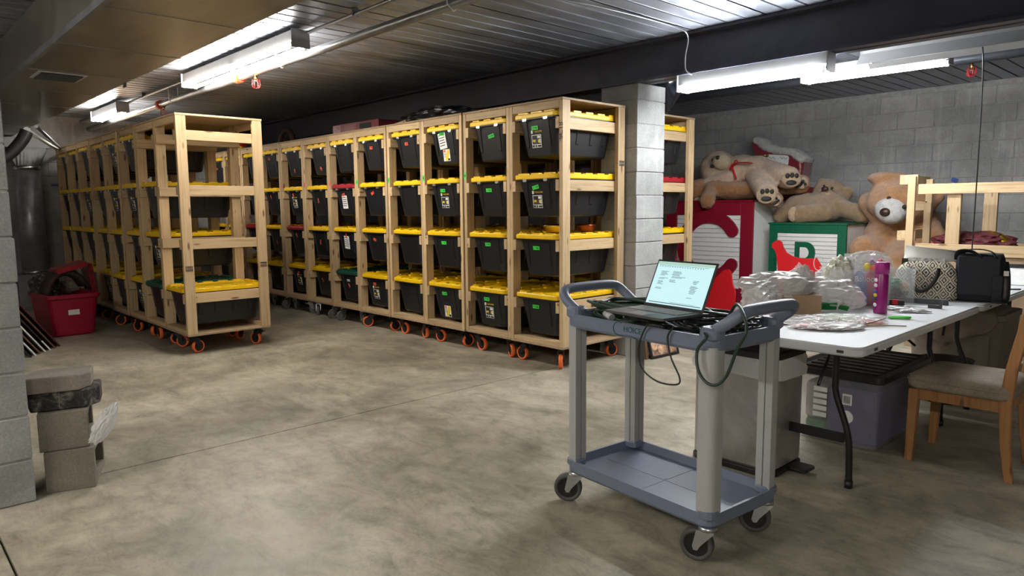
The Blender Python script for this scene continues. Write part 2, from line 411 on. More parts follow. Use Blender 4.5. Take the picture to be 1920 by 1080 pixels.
def spline(pts, k=8, closed=False):
    pts = [Vector(p) for p in pts]; n = len(pts); out = []
    for i in range(n if closed else n-1):
        p0 = pts[(i-1) % n] if (closed or i) else pts[0]; p1 = pts[i % n]; p2 = pts[(i+1) % n]; p3 = pts[(i+2) % n] if (closed or i+2 < n) else pts[-1]
        for j in range(k):
            t = j/k; out.append(.5*((2*p1)+(p2-p0)*t+(2*p0-5*p1+4*p2-p3)*t*t+(3*p1-p0-3*p2+p3)*t**3))
    if not closed: out.append(pts[-1])
    return out
ORD = ['first', 'second', 'third', 'fourth', 'fifth', 'sixth', 'seventh', 'eighth', 'ninth', 'tenth', 'eleventh', 'twelfth', 'thirteenth']
# ================================================================== STRUCTURE
X0, X1, Y0, Y1, ZC = -8.41, 8.0, -8.0, 5.33, 2.70
fl = MB().bb(X0, X1, Y0, Y1, -.2, -.02).build('floor', M['darkgrey']); struct(fl); tag(fl, 'stained grey concrete floor slab with sawn joints', None)
jx, jy, gp = -.13, -3.81, .005
for (a, b) in ((X0, jx-gp), (jx+gp, X1)):
    for (c, d) in ((Y0, jy-gp), (jy+gp, Y1)):
        MB().bb(a, b, c, d, -.03, 0).build('slab', M['floor'], fl)
# block walls: mortar backing with proud blocks
BL, BH = .4064, .2032
blk = MB().box((0, 0, 0), (BL-.009, .03, BH-.009)).mesh('block', .003); blk.materials.append(M['block'])
for p in blk.polygons: p.material_index = 0
wb = MB().bb(X0-.2, X1, Y1, Y1+.2, 0, ZC+.1).build('wall_back', M['mortar']); struct(wb); tag(wb, 'grey concrete block wall behind the plush bears', None)
for r in range(13):
    for k in range(22):
        x = 4.3-BL*(k+.5*(r % 2)); put('block', blk, wb, (x, Y1+.006+random.uniform(-.0015, .0015), BH*(r+.5)))
for k in range(22): put('block', MB().box((0, 0, 0), (BL-.009, .03, .05)).mesh('block') if k == 0 else bpy.data.meshes['topblock'], wb, (4.3-BL*(k+.5), Y1+.006, 2.672)) if False else None
wl = MB().bb(X0-.2, X0, Y0, Y1+.2, 0, ZC+.1).build('wall_left', M['mortar']); struct(wl); tag(wl, 'dim grey concrete block wall behind the round duct', None)
for r in range(13):
    for k in range(22):
        y = -4.4+BL*(k+.5*(r % 2)); put('block', blk, wl, (X0-.006+random.uniform(-.0015, .0015), y, BH*(r+.5)), (0, 0, PI/2))
struct(MB().bb(X1, X1+.2, Y0-.2, Y1+.2, 0, ZC+.1).build('wall_right', M['block'])); struct(MB().bb(X0-.2, X1+.2, Y0-.2, Y0, 0, ZC+.1).build('wall_front', M['block']))
# ceiling deck sheets, ribs across
ce = MB().bb(X0-.2, X1+.2, Y0-.2, Y1+.2, ZC+.05, ZC+.15).build('ceiling', M['darkgrey']); struct(ce); tag(ce, 'ribbed galvanised steel deck ceiling', None)
SW = .1524*4; prof = []
for k in range(4):
    a = k*.1524; prof += [(a, ZC+.03), (a+.011, ZC+.03), (a+.015, ZC-.002), (a+.019, ZC), (a+.1485, ZC), (a+.1524, ZC-.003)]
mb = MB(); vs = []
for y in (Y0, Y1+.1): vs += [(x, y, z) for x, z in prof]
n = len(prof); mb.add(vs, [(i, i+1, i+1+n, i+n) for i in range(n-1)])
mb.mats = [M['deck']]; sheet = mb.mesh('deck_sheet')
k = 0
while X0-.1+k*SW < X1+.1:
    put('deck_sheet', sheet, ce, (X0-.1+k*SW, 0, 0)); k += 1

# I-beam along the row, on the pillar
bmz0, by0 = 2.372, .80
mb = MB(); mb.bb(X0, X1, by0, by0+.20, bmz0, bmz0+.022); mb.bb(X0, X1, by0, by0+.20, ZC-.024, ZC-.003); mb.bb(X0, X1, by0+.0875, by0+.1125, bmz0, ZC-.01)
tag(mb.build('steel_beam', M['beam']), 'long dark steel beam carried on the block pillar', 'beam')
# pillars
def pillar(x0, y0, top, label):
    t = thing('block_pillar', label, 'pillar', (x0+.2, y0+.2, 0))
    MB().bb(-.193, .193, -.193, .193, 0, top).build('core', M['mortar'], t)
    z = 0; me = MB().box((0, 0, 0), (.40, .40, BH-.008)).mesh('block', .004); me.materials.append(M['blockpillar'])
    while z+BH*.5 < top:
        h = min(BH, top-z); o = put('block', me, t, (random.uniform(-.003, .003), random.uniform(-.003, .003), z+h/2)); o.scale.z = h/BH; z += h
    return t
pillar(-.295, .815, bmz0, 'grey concrete block pillar carrying the steel beam beside the bin racks')
pillar(-.36, -4.025, 2.36, 'grey concrete block pillar beside the stack of loose blocks')
# foil duct
dz, dy0, dy1 = 2.355, -3.145, -2.42
d = thing('rectangular_duct', 'wide rectangular foil faced duct under the ceiling', 'duct', (0, 0, 0))
MB().bb(X0, X1, dy0, dy1, dz, ZC-.002).build('casing', M['foil'], d)
sm = MB().bb(-.004, .004, dy0-.002, dy1+.002, dz-.003, dz).mesh('seam'); sm.materials.append(M['spiral'])
for k in range(13): put('seam', sm, d, (-7.6+k*1.05, 0, 0))
MB().bb(X0, X1, dy0-.006, dy0+.02, dz-.004, dz+.035).build('corner_tape', M['spiral'], d)
mb = MB().bb(-.16, .19, -.16, .16, -.006, 0)
gr = mb.build('grille_frame', M['whitemetal'], d, (-2.58, -2.89, dz-.001))
for k in range(12): MB().box((0, 0, 0), (.02, .27, .004), (0, .6, 0)).build('grille_slat', M['darkgrey'], gr, (-.13+k*.026, 0, -.009))
MB().bb(-.05, .05, -.004, .004, -.06, .0).build('corner_flap', M['spiral'], d, (-2.6, dy1+.002, dz+.03))

# ------------------------------------------------------------------ ceiling lamps
def tubes(t, x0, x1, ys, z, name='lamp_tube', mt='tube'):
    for y in ys:
        tb = MB().cyl((x0+.02, y, z), (x1-.02, y, z), .016, n=10).build(name, M[mt], t)
        for x in (x0+.012, x1-.012): MB().box((x, y, z), (.018, .022, .045)).build('socket', M['white'], tb)
def strip(label, loc, length, lit, rods, wide=.13, hood=False, rotz=0):
    t = thing('strip_light', label, 'lamp', loc, rotz)
    h = length/2
    if hood:
        mb = MB(); mb.prism([(-.055, .0), (.055, .0), (.055, .07), (-.055, .07)], -h, h, lambda p: Vector((p.y, p.x, p.z)))
        mb.build('housing', M['lamphousing'], t)
        for s in (-1, 1):
            MB().prism([(s*.055, .01), (s*.06, .01), (s*.135, -.075), (s*.13, -.075)], -h, h, lambda p: Vector((p.y, p.x, p.z))).build('reflector', M['lamphousing'], t)
        for s in (-1, 1): MB().bb(s*h-.003, s*h+.003, -.06, .06, -.03, .072).build('end_plate', M['lamphousing'], t)
        zt, yy = -.028, (-.045, .045)
    else:
        mb = MB(); mb.prism([(-wide*.34, .075), (wide*.34, .075), (wide*.34, .0), (-wide*.34, .0)], -h, h, lambda p: Vector((p.y, p.x, p.z)))
        mb.build('housing', M['lamphousing'], t)
        for s in (-1, 1): MB().bb(s*h-.004, s*h+.004, -wide*.46, wide*.46, -.052, .077).build('end_plate', M['lamphousing'], t)
        zt, yy = -.036, (-wide*.33, wide*.33)
    for a, b in lit: tubes(t, a, b, yy, zt, mt='tube_off' if hood else ('tube_cool' if loc[1] > 0 else 'tube'))
    for x, zz in rods: MB().cyl((x, 0, .06), (x, 0, zz), .006, n=6).build('hanger', M['darkgrey'], t)
    return t
LZ = 2.585
strip('eight foot strip light with two lit tube pairs beside the foil duct', (-2.41, -1.57, LZ), 2.38, [(-1.17, -.01), (.01, 1.17)], [(-.75, ZC-LZ), (.75, ZC-LZ)], .16)
strip('lit strip light near the block wall at the end of the short rack row', (-6.55, -1.57, LZ), 1.25, [(-.6, .6)], [(-.4, ZC-LZ), (.4, ZC-LZ)], .16)
strip('four foot strip light fixed under the steel beam by the block pillar', (1.10, .865, 2.295), 1.20, [(-.58, .58)], [], .14)
strip('four foot lit strip light hanging in front of the bear wall', (1.52, 2.08, 2.44), 1.14, [(-.55, .55)], [(-.35, ZC-2.44), (.35, ZC-2.44)], .13)
strip('long unlit hooded strip light hanging on chains in front of bear wall', (2.83, 1.66, 2.46), 2.44, [(-1.19, -.01), (.01, 1.19)], [(-.95, ZC-2.46), (.95, ZC-2.46)], .13, True)
strip('unseen strip light added as fill over the open floor behind the viewer', (.6, -5.6, LZ), 2.38, [(-1.17, -.01), (.01, 1.17)], [(-.75, ZC-LZ), (.75, ZC-LZ)], .16)  # added fixture out of view, gives fill light from behind the camera
strip('unseen strip light added as fill over the far open floor behind the viewer', (5.6, -5.6, LZ), 2.38, [(-1.17, -.01), (.01, 1.17)], [(-.75, ZC-LZ), (.75, ZC-LZ)], .16)  # second added fixture, also out of view, for more fill light
# conduit, sprinkler pipes, couplings and heads
mb = MB().cyl((X0, -1.50, 2.655), (X1, -1.50, 2.655), .014, n=10)
t = mb.build('conduit', M['pipe']); tag(t, 'thin galvanised conduit running along the ceiling above the strip lights', 'conduit')
for x in (-.55, .25, 1.1, -5.3): MB().box((x, -1.50, 2.672), (.014, .04, .052)).build('strap', M['darkgrey'], t)
def sprinkler(t, x, y, z, drop=.05):
    s = MB().cyl((x, y, z), (x, y, z-drop), .013, n=8).build('sprinkler_head', M['brass'], t)
    MB().cyl((x, y, z-drop-.004), (x, y, z-drop), .02, n=10).build('deflector', M['zinc'], s)
    for a in range(3):
        q = a*PI/3; pts = [(x+.03*math.cos(q), y+.03*math.sin(q), z-.035)]+[(x+.034*math.cos(q)*math.cos(b), y+.034*math.sin(q)*math.cos(b), z-.085-.03*math.sin(b)) for b in np.linspace(0, PI, 9)]+[(x-.03*math.cos(q), y-.03*math.sin(q), z-.035)]
        MB().tube(pts, .0028, 5).build('cage_wire', M['ribbon'], s)
t = MB().cyl((X0, -1.40, 2.545), (X1, -1.40, 2.545), .034, n=14).build('sprinkler_pipe', M['pipe']); tag(t, 'grey sprinkler pipe with orange couplings under the deck', 'pipe')
for x in (-2.78, -5.05): MB().cyl((x-.045, -1.40, 2.545), (x+.045, -1.40, 2.545), .05, n=14).build('coupling', M['orangecoupling'], t)
sprinkler(t, -2.42, -1.40, 2.515); sprinkler(t, -4.95, -1.40, 2.515)
for x in (-1.9, .4, -4.6): MB().tube([(x, -1.45, 2.69), (x, -1.446, 2.54), (x, -1.40, 2.503), (x, -1.354, 2.54), (x, -1.35, 2.69)], .005, 6).build('pipe_hanger', M['whitemetal'], t)
t = MB().cyl((X0, 3.15, 2.58), (X1, 3.0, 2.58), .045, n=14).build('sprinkler_pipe', M['darkpipe']); tag(t, 'dark sprinkler pipe crossing in front of the bear wall', 'pipe')
sprinkler(t, 1.98, 3.06, 2.54, .06)
for x in (-1, 1, 3): MB().cyl((x, 3.08, 2.6), (x, 3.08, ZC), .006, n=6).build('pipe_hanger', M['darkgrey'], t)
# cables
a = PX(1060, 0, z=2.685); b = PX(1270, 52, z=2.685); pe = Vector((.64, .80, 2.36))
tag(MB().tube(spline([(a.x-.2, a.y-.9, 2.69), a, (a+b)/2+Vector((.03, 0, 0)), b, (b.x, .74, 2.64), (.60, .765, 2.5), (.60, .775, 2.40), pe], 8), .006, 6).build('lamp_cable', M['pipe']), 'grey cable dropping from the deck to the lamp under the beam', 'cable')
c0 = Vector((1.75, 1.75, 2.44))
p1, p2, p3 = PX(1843, 140, y=1.78), PX(1832, 330, y=1.8), PX(1822, 472, y=1.8)
tag(MB().tube(spline([Vector((p1.x, 1.70, 2.47)), p1, p2, p3, p3-Vector((0, 0, .3))], 10), .0045, 6).build('hanging_cord', M['black']), 'thin black cord hanging from the hooded lamp behind the black bag', 'cord')
# ================================================================== BIN RACKS
RW, RD, RZ0, RZ1 = .617, .787, .172, 2.170
RAILZ = (2.045, 1.551, 1.057, .560)
def shared(mb, name, mat, bevel=.002):
    me = mb.mesh(name, bevel); me.materials.clear(); me.materials.append(mat)
    for p in me.polygons: p.material_index = 0
    return me
ME = {}
ME['post'] = shared(MB().bb(-.019, .019, -.0445, .0445, 0, RZ1-RZ0-.018), 'post', M['wood_z'])
ME['rail'] = shared(MB().bb(-.019, .019, 0, RD+.008, -.089, 0), 'rail', M['wood_y'])
ME['header'] = shared(MB().bb(-RW/2+.04, RW/2-.04, 0, .038, 0, .062), 'header', M['wood_x'])
ME['sill'] = shared(MB().bb(-RW/2+.04, RW/2-.04, 0, .086, 0, .038), 'sill', M['wood_x'])
ME['board'] = shared(MB().bb(-RW/2, RW/2, 0, RD, 0, .018), 'board', M['ply'])
ME['topboard'] = shared(MB().bb(-RW/2-.002, RW/2+.002, -.004, RD+.004, 0, .018), 'board', M['ply'])
mb = MB(); mb.bb(-.045, .045, -.04, .04, .160, .172); mb.cyl((0, 0, .14), (0, 0, .162), .03, n=14)
for s in (-1, 1): mb.prism([(-.035, .142), (.035, .142), (.050, .058), (.028, .048), (.006, .075)], s*.026-.003, s*.026+.003)
mb.bb(-.03, .035, -.029, .029, .136, .142); mb.cyl((.036, -.032, .06), (.036, .032, .06), .007, n=8); mb.box((-.045, 0, .125), (.05, .03, .008), (0, .3, 0))
ME['caster'] = shared(mb, 'caster', M['blacksteel'], 0); ME['caster_zinc'] = shared(mb, 'caster', M['zinc'], 0)
def ring(prof, n=28):
    return MB().loft([[(r*math.cos(2*PI*k/n), y, r*math.sin(2*PI*k/n)) for r, y in prof] for k in range(n)], closed=True, smooth=True)
tyre = ring([(.046, -.017), (.056, -.017), (.060, -.009), (.060, .009), (.056, .017), (.046, .017)])
hub = MB().cyl((0, -.012, 0), (0, .012, 0), .0465, n=24); hub.cyl((0, -.02, 0), (0, .02, 0), .016, n=12)
ME['tyre_o'] = shared(tyre, 'tyre', M['orange'], 0); ME['tyre_g'] = shared(tyre, 'tyre', M['greytyre'], 0); ME['tyre_k'] = shared(tyre, 'tyre', M['black'], 0)
ME['hub'] = shared(hub, 'hub', M['black'], 0); ME['hub_z'] = shared(hub, 'hub', M['greytyre'], 0)
# label and tag meshes (face -y, thin)
def flat(items, name):
    mb = MB()
    for k, (x0, x1, z0, z1, mt) in enumerate(items): mb.mat(M[mt]); mb.bb(x0, x1, -.0006-.0004*k, 0, z0, z1)
    return mb.mesh(name)
def scrib(mt, w, h, sd):
    rnd = random.Random(sd); it = [(-w/2, w/2, -h/2, h/2, mt)]
    for k in range(4):
        x = -w*.36+k*w*.22; it.append((x, x+w*.03, -h*.25, h*.25, 'ink'))
        if rnd.random() < .7: it.append((x, x+w*.12, rnd.uniform(-.2, .2)*h, rnd.uniform(-.2, .2)*h+h*.09, 'ink'))
    return it
ME['tag_g'] = [flat(scrib('green_tag', .075, .032, s), 'tape_tag') for s in range(3)]
ME['tag_o'] = [flat(scrib('orange_tag', .055, .03, s), 'tape_tag') for s in range(3)]
it = [(-.055, .055, -.07, .035, 'paper'), (-.049, .049, -.042, .030, 'ink'), (-.044, .005, -.036, .024, 'darkgrey'), (-.042, -.012, -.022, -.004, 'labelyellow'), (-.03, -.002, .0, .02, 'tote'), (.012, .045, .006, .026, 'paper'), (.016, .03, -.03, -.004, 'labelyellow'), (.033, .046, -.034, .0, 'paper'), (-.05, -.025, -.066, -.047, 'darkgrey'), (-.015, .0, -.066, -.047, 'darkgrey'), (.012, .05, -.064, -.05, 'ink'), (-.052, -.036, .046, .072, 'paper')]
ME['prod'] = flat(it, 'product_label')
mb = MB(); mb.mat(M['paper']).bb(-.05, .05, -.0006, 0, -.055, .055); mb.mat(M['labelyellow']); mb.prism([(-.03, -.05), (.01, -.05), (.045, .02), (.045, .05), (.01, .05)], -.0011, -.0005); mb.mat(M['orange_tag']).bb(-.044, -.012, -.0014, -.0005, .03, .05)
mb.mat(M['ink']).bb(.015, .045, -.0016, -.0008, -.05, -.03)
for k in range(4): mb.mat(M['darkgrey']).bb(-.044, -.01, -.0012, -.0005, .02-k*.012, .024-k*.012)
ME['hdxlabel'] = mb.mesh('product_label')
it = [(-.055, .055, -.075, .075, 'paper')]
for k in range(5): it.append((-.045, .03+.01*(k % 2), .05-k*.024, .058-k*.024, 'darkgrey'))
ME['paper'] = flat(it, 'paper_note')
it = [(-.03, .03, -.012, .012, 'paper'), (-.024, .02, -.003, .003, 'ink')]; ME['smallnote'] = flat(it, 'paper_note')
it = []
for k in range(6): it.append((-.03+k*.011, -.024+k*.011, -.02, .02, 'darkgrey'))
it += [(-.032, .032, -.002, .001, 'wood_z'), (-.032, .032, .018, .021, 'darkgrey'), (-.032, .032, -.022, -.019, 'darkgrey')]
ME['stamp'] = flat(it, 'grade_stamp')
ME['tape_g'] = flat([(-.014, .014, -.03, .03, 'green_tag'), (-.006, .006, -.012, .012, 'ink')], 'tape_tag'); ME['tape_o'] = flat([(-.014, .014, -.03, .03, 'orange_tag')], 'tape_tag')

def rack(xc, y, label, group, tyres='o', tape=None, rot=0):
    t = thing('bin_rack', label, 'rack', (xc, y, 0), rot, group)
    for sx in (-1, 1):
        for yy in (.0445, RD-.0445): put('post', ME['post'], t, (sx*(RW/2-.019), yy, RZ0+.018))
        for z in RAILZ: put('rail', ME['rail'], t, (sx*(RW/2-.0572), -.004, z+random.uniform(-.004, .004)))
    for yy, r in ((.001, 0), (RD-.001, PI)):
        put('header', ME['header'], t, (0, yy, RZ1-.062), (0, 0, r)); put('sill', ME['sill'], t, (0, yy, RZ0+.018), (0, 0, r))
    put('board', ME['board'], t, (0, 0, RZ0)); put('board', ME['topboard'], t, (0, 0, RZ1))
    for sx in (-1, 1):
        for yy in (.085, RD-.085):
            c = put('caster', ME['caster_zinc' if tyres == 'g' else 'caster'], t, (sx*(RW/2-.098), yy, 0), (0, 0, random.uniform(0, 2*PI)))
            put('tyre', ME['tyre_'+tyres], c, (.036, 0, .06)); put('hub', ME['hub_z' if tyres == 'g' else 'hub'], c, (.036, 0, .06))
    if tape: put('tape_tag', ME['tape_'+tape], t, (-RW/2+.019, -.0008, 1.62))
    return t
# tote
def rrect(w, l, r, z, cy=.395, seg=4):
    hx, hy = w/2, l/2; out = []
    for (sx, sy, a0) in ((1, 1, 0), (-1, 1, 90), (-1, -1, 180), (1, -1, 270)):
        for k in range(seg+1):
            a = R(a0+90*k/seg); out.append((sx*(hx-r)+r*math.cos(a), cy+sy*(hy-r)+r*math.sin(a), z))
    return out
mb = MB(); mb.loft([rrect(.325, .635, .05, 0), rrect(.345, .655, .055, .012), rrect(.425, .732, .05, .285), rrect(.43, .735, .05, .300), rrect(.496, .785, .04, .302), rrect(.498, .787, .04, .318), rrect(.44, .74, .04, .318)])
def rib(mb, x, y, z0, z1, ax):
    k0, k1 = z0/.29, z1/.29; e = .008
    if ax == 'x':
        for s in (-1, 1):
            a0, a1 = s*(.172+.0405*k0), s*(.172+.0405*k1)
            mb.add([(a0-s*.004, y-.018, z0), (a0+s*e, y-.013, z0+.015), (a0+s*e, y+.013, z0+.015), (a0-s*.004, y+.018, z0), (a1-s*.004, y-.018, z1), (a1+s*e, y-.013, z1), (a1+s*e, y+.013, z1), (a1-s*.004, y+.018, z1)], [(0, 1, 5, 4), (1, 2, 6, 5), (2, 3, 7, 6), (0, 3, 2, 1), (4, 5, 6, 7)])
    else:
        for s in (-1, 1):
            b0, b1 = .395+s*(.327+.0385*k0), .395+s*(.327+.0385*k1)
            mb.add([(x-.016, b0-s*.004, z0), (x-.011, b0+s*e, z0+.015), (x+.011, b0+s*e, z0+.015), (x+.016, b0-s*.004, z0), (x-.016, b1-s*.004, z1), (x-.011, b1+s*e, z1), (x+.011, b1+s*e, z1), (x+.016, b1-s*.004, z1)], [(0, 1, 5, 4), (1, 2, 6, 5), (2, 3, 7, 6), (0, 3, 2, 1), (4, 5, 6, 7)])
for y in (.16, .31, .48, .63): rib(mb, 0, y, .09, .285, 'x')
for x in (-.125, .125): rib(mb, x, 0, .07, .285, 'y')
ME['tote'] = shared(mb, 'body', M['tote'], 0)
mb = MB(); mb.loft([rrect(.500, .790, .045, .312), rrect(.506, .797, .045, .318), rrect(.506, .797, .045, .342), rrect(.496, .787, .045, .350), rrect(.42, .71, .04, .350), rrect(.41, .70, .04, .336)])
mb.loft([rrect(.37, .66, .04, .334), rrect(.36, .65, .04, .345)])
for s in (-1, 1):
    for y in (.10, .245, .395, .545, .69): mb.bb(s*.232-.02, s*.232+.02, y-.045, y+.045, .346, .361)
    for x in (-.15, 0, .15): mb.bb(x-.045, x+.045, .395+s*.372-.02, .395+s*.372+.02, .346, .361)
for n_ in ('yellow', 'redlid', 'greenlid'): ME['lid_'+n_] = shared(mb, 'lid', M[n_], 0)
mb = MB().bb(-.022, .022, -.012, .012, -.016, .004); ME['latch'] = shared(mb, 'latch', M['zinc'], 0)
GAL = text_mesh('27 GALLON', .021, M['labelyellow']); HDX = text_mesh('HDX', .05, M['ink'])
TILT = R(7)
def fpos(x, z): return (x, .066-.0405*z/.29-.0012, z)
def tote(rk, tier, lid, label, group, items=(), dy=0):
    t = thing('storage_tote', label, 'tote', rk.location+Vector((0, dy, RAILZ[tier]-.302)), 0, group)
    put('body', ME['tote'], t); put('lid', ME['lid_'+lid], t)
    if tier < 2:
        for x in (-.12, .12): put('latch', ME['latch'], t, (x, .012, .308))
    for k in items:
        kind = k[0]; x, z = k[1], k[2]; ry = k[3] if len(k) > 3 else 0
        nm = {'g': 'tape_tag', 'o': 'tape_tag', 'P': 'product_label', 'H': 'product_label', 'N': 'paper_note', 'n': 'paper_note', 'X': 'embossed_mark'}[kind]
        if kind == 'X': put(nm, HDX, t, Vector(fpos(x, z)), (PI/2+TILT, 0, 0)); continue
        me = {'g': ME['tag_g'][int(x*1000+z*1000) % 3], 'o': ME['tag_o'][int(x*1000+z*1000) % 3], 'P': ME['prod'], 'H': ME['hdxlabel'], 'N': ME['paper'], 'n': ME['smallnote']}[kind]
        o = put(nm, me, t, fpos(x, z), (TILT, ry, 0))
        if kind == 'P': put('lettering', GAL, o, (.012, -.001, .060), (PI/2, 0, 0))
    return t
TIER = ('top', 'second', 'third', 'bottom')
LN = {'yellow': 'yellow', 'redlid': 'red', 'greenlid': 'green'}
PITCH = .6255
front = [
 [('yellow', [('g', -.03, .235), ('P', -.02, .145)]), ('yellow', [('g', -.02, .245, -.2), ('P', -.01, .145)]), ('yellow', [('g', -.02, .235)]), ('yellow', [('g', -.03, .235)])],
 [('yellow', [('g', .02, .215, -.2)]), ('yellow', [('g', -.02, .235)]), ('yellow', [('g', -.01, .245)]), ('yellow', [('g', -.03, .245), ('P', -.01, .14)])],
 [('yellow', [('N', -.03, .22, -.12), ('g', -.03, .283), ('H', .01, .085)]), ('yellow', [('g', -.02, .245), ('P', .0, .15)]), ('yellow', [('g', -.01, .24)]), ('yellow', [('g', -.02, .245), ('X', -.01, .175), ('H', .0, .07)])],
 [('yellow', [('o', -.01, .235)]), ('yellow', []), ('yellow', []), ('yellow', [])],
 [('yellow', [('o', -.02, .235)]), ('yellow', [('o', -.02, .245, -.4)]), ('yellow', [('o', -.02, .235, .3)]), ('yellow', [('o', -.02, .245), ('P', -.01, .15)])],
 [('yellow', []), ('redlid', [('o', -.02, .24, -.3), ('N', -.01, .155)]), ('yellow', [('N', .0, .185, .05), ('o', .0, .265, 1.5)]), ('greenlid', [('n', .0, .24), ('o', .0, .18, .9)])],
 [('yellow', [('o', .01, .07, .6)]), ('yellow', [('o', -.02, .18, 1.3)]), ('yellow', [('o', .0, .17, 1.4)]), ('yellow', [('o', -.02, .20, .8)])],
 [('yellow', [('o', .0, .07, 1.2)]), ('yellow', [('o', -.03, .255, .9), ('P', -.01, .165)]), ('redlid', [('o', -.02, .235, .8)]), ('yellow', [('o', -.01, .25, -.6), ('P', .0, .165)])],
 [('yellow', [('o', -.03, .25)]), ('yellow', [('o', -.03, .24, .9)]), ('yellow', [('o', .0, .13, .9)]), ('yellow', [])],
 [('yellow', []), ('yellow', []), ('redlid', []), ('yellow', [])],
 [('yellow', [('o', .0, .2)]), ('yellow', []), ('yellow', []), ('yellow', [])],
 [('yellow', [('o', -.02, .2)]), ('yellow', []), ('yellow', []), ('yellow', [])],
]
RK = []
for i, tiers in enumerate(front):
    rk = rack(-PITCH*(i+.5), random.uniform(-.008, .008) if i else 0, f'pine bin rack on casters, {ORD[i]} from the block pillar in the long row', 'racks of the long row', 'o' if i < 5 else 'g', None if i == 0 else ('g' if i < 5 else 'o'))
    RK.append(rk)
    for k, (lid, items) in enumerate(tiers):
        tote(rk, k, lid, f'black tote with {LN[lid]} lid, {TIER[k]} tier of {ORD[i]} long-row rack from the pillar', 'totes of the long row', items, random.uniform(-.015, .02))
o = put('lettering', text_mesh('SC18', .062, M['ink']), RK[0], (RW/2-.018, -.001, 1.93), (PI/2, -PI/2, 0))
put('grade_stamp', ME['stamp'], RK[0], (RW/2+.001, RD-.044, 1.70), (0, 0, PI/2)); put('grade_stamp', ME['stamp'], RK[0], (RW/2-.036, .42, .515), (0, PI/2, PI/2))
LX, LY = -2.835, -1.973
prods = [('P', .0, .15)]
for i in range(8):
    rk = rack(LX-.62*(i+.5), LY+(random.uniform(-.008, .008) if i else 0), f'pine bin rack on casters, {ORD[i]} from the open aisle in the short row', 'racks of the short row', 'o' if i < 5 else 'k')
    for k in range(4):
        if i == 0 and k < 3 or i == 1 and k == 0: continue
        lid = 'greenlid' if (i, k) == (1, 3) else 'yellow'
        tote(rk, k, lid, f'black tote with {LN[lid]} lid, {TIER[k]} tier of {ORD[i]} short-row rack from the aisle', 'totes of the short row', prods if (i, k) in ((3, 0), (3, 1), (2, 1), (1, 2), (4, 3), (2, 3), (5, 1)) else [], random.uniform(-.015, .02))
    if i == 0:
        for sx in (-1, 1): pass
        put('grade_stamp', ME['stamp'], rk, (RW/2+.001, .044, .80), (0, 0, PI/2)); put('grade_stamp', ME['stamp'], rk, (RW/2+.001, RD-.044, .80), (0, 0, PI/2))
BX = -.10
for i in range(9):
    rk = rack(BX-.628*(i+.5), 1.235, f'pine bin rack on casters, {ORD[i]} from the pillar in the row behind it', 'racks of the back row')
    for k in range(4):
        lid = 'redlid' if (i, k) == (0, 1) else 'yellow'
        tote(rk, k, lid, f'black tote with {LN[lid]} lid, {TIER[k]} tier of {ORD[i]} back-row rack from the pillar', 'totes of the back row', [], random.uniform(-.015, .02))

# things on top of the long row
TOPZ = RZ1+.018
b = thing('gift_box', 'long dark red printed carton lying on top of the long row', 'box', (-3.42, .32, TOPZ), R(2))
MB().bb(-.47, .47, -.14, .14, 0, .125).build('carton', plain('carton_red', srgb(112, 22, 36), .4), b, bevel=.003)
MB().bb(.10, .33, -.1425, -.140, .03, .10).build('printed_picture', M['ink'], b); MB().bb(-.4725, -.47, -.10, .10, .02, .11).build('end_picture', M['paper'], b)
MB().bb(-.4695, -.30, -.1425, -.140, .02, .115).build('printed_picture', plain('carton_pink', srgb(150, 100, 105), .4, var=.6, scale=40), b)
for k in range(5): MB().bb(-.22, .02-.03*(k % 2), -.1415, -.140, .035+k*.015, .041+k*.015).build('printed_line', plain('carton_text', srgb(170, 110, 110), .5) if k == 0 else bpy.data.materials['carton_text'], b)
tag(crumple((-1.98, .30, TOPZ+.055), (.50, .22, .085), 3, .2, 3.5, TOPZ).build('wreath_bag', M['blackbag']), 'black crumpled plastic bag bundle on top of the long row', 'bag')
tag(MB().cyl((-2.75, .2, TOPZ+.02), (-2.3, .12, TOPZ+.035), .012, n=8).build('wooden_stick', M['wood_x']), 'pale wooden stick lying beside the black bag bundle', 'stick')
pts = [(-5.3+.20*math.cos(a), .25, TOPZ+.0+.20*math.sin(a)) for a in np.linspace(0, PI, 14)]
tag(MB().tube(pts, .035, 8).build('arched_wreath', plain('brown_wreath', srgb(70, 45, 38), .8, bmp=.4)), 'brown arched wreath standing on top of the long row', 'wreath')
gt = thing('garland_ball', 'small bright ornament cluster on top of the long row far end', 'ornament', (-6.6, .15, TOPZ))
for k, (dx, dz, mt) in enumerate(((-.05, .05, 'greenscissors'), (.05, .05, 'labelyellow'), (0, .12, 'greenscissors'), (.1, .10, 'brightred'))): MB().ell((dx, 0, dz), .055).build('ornament_ball', M[mt], gt)
# balloon on back row
t = thing('balloon', 'large shiny black balloon resting on the back-row rack beside the pillar', 'balloon', (0, 0, 0))
bp = PX(1251, 165, y=1.5)
prof = [(.004, -.30), (.035, -.26), (.10, -.17), (.165, -.06), (.19, .04), (.175, .12), (.12, .18), (.05, .205), (.003, .21)]
k = .88; bp.z = TOPZ+.302*k
MB().lathe([(r*k, z*k) for r, z in prof], (bp.x, bp.y, bp.z), 28).build('balloon_skin', plain('black_latex', (.008, .009, .016), .14), t)
MB().cyl((bp.x, bp.y, TOPZ), (bp.x, bp.y, TOPZ+.012), .014, .005, n=10).build('knot', M['black'], t)
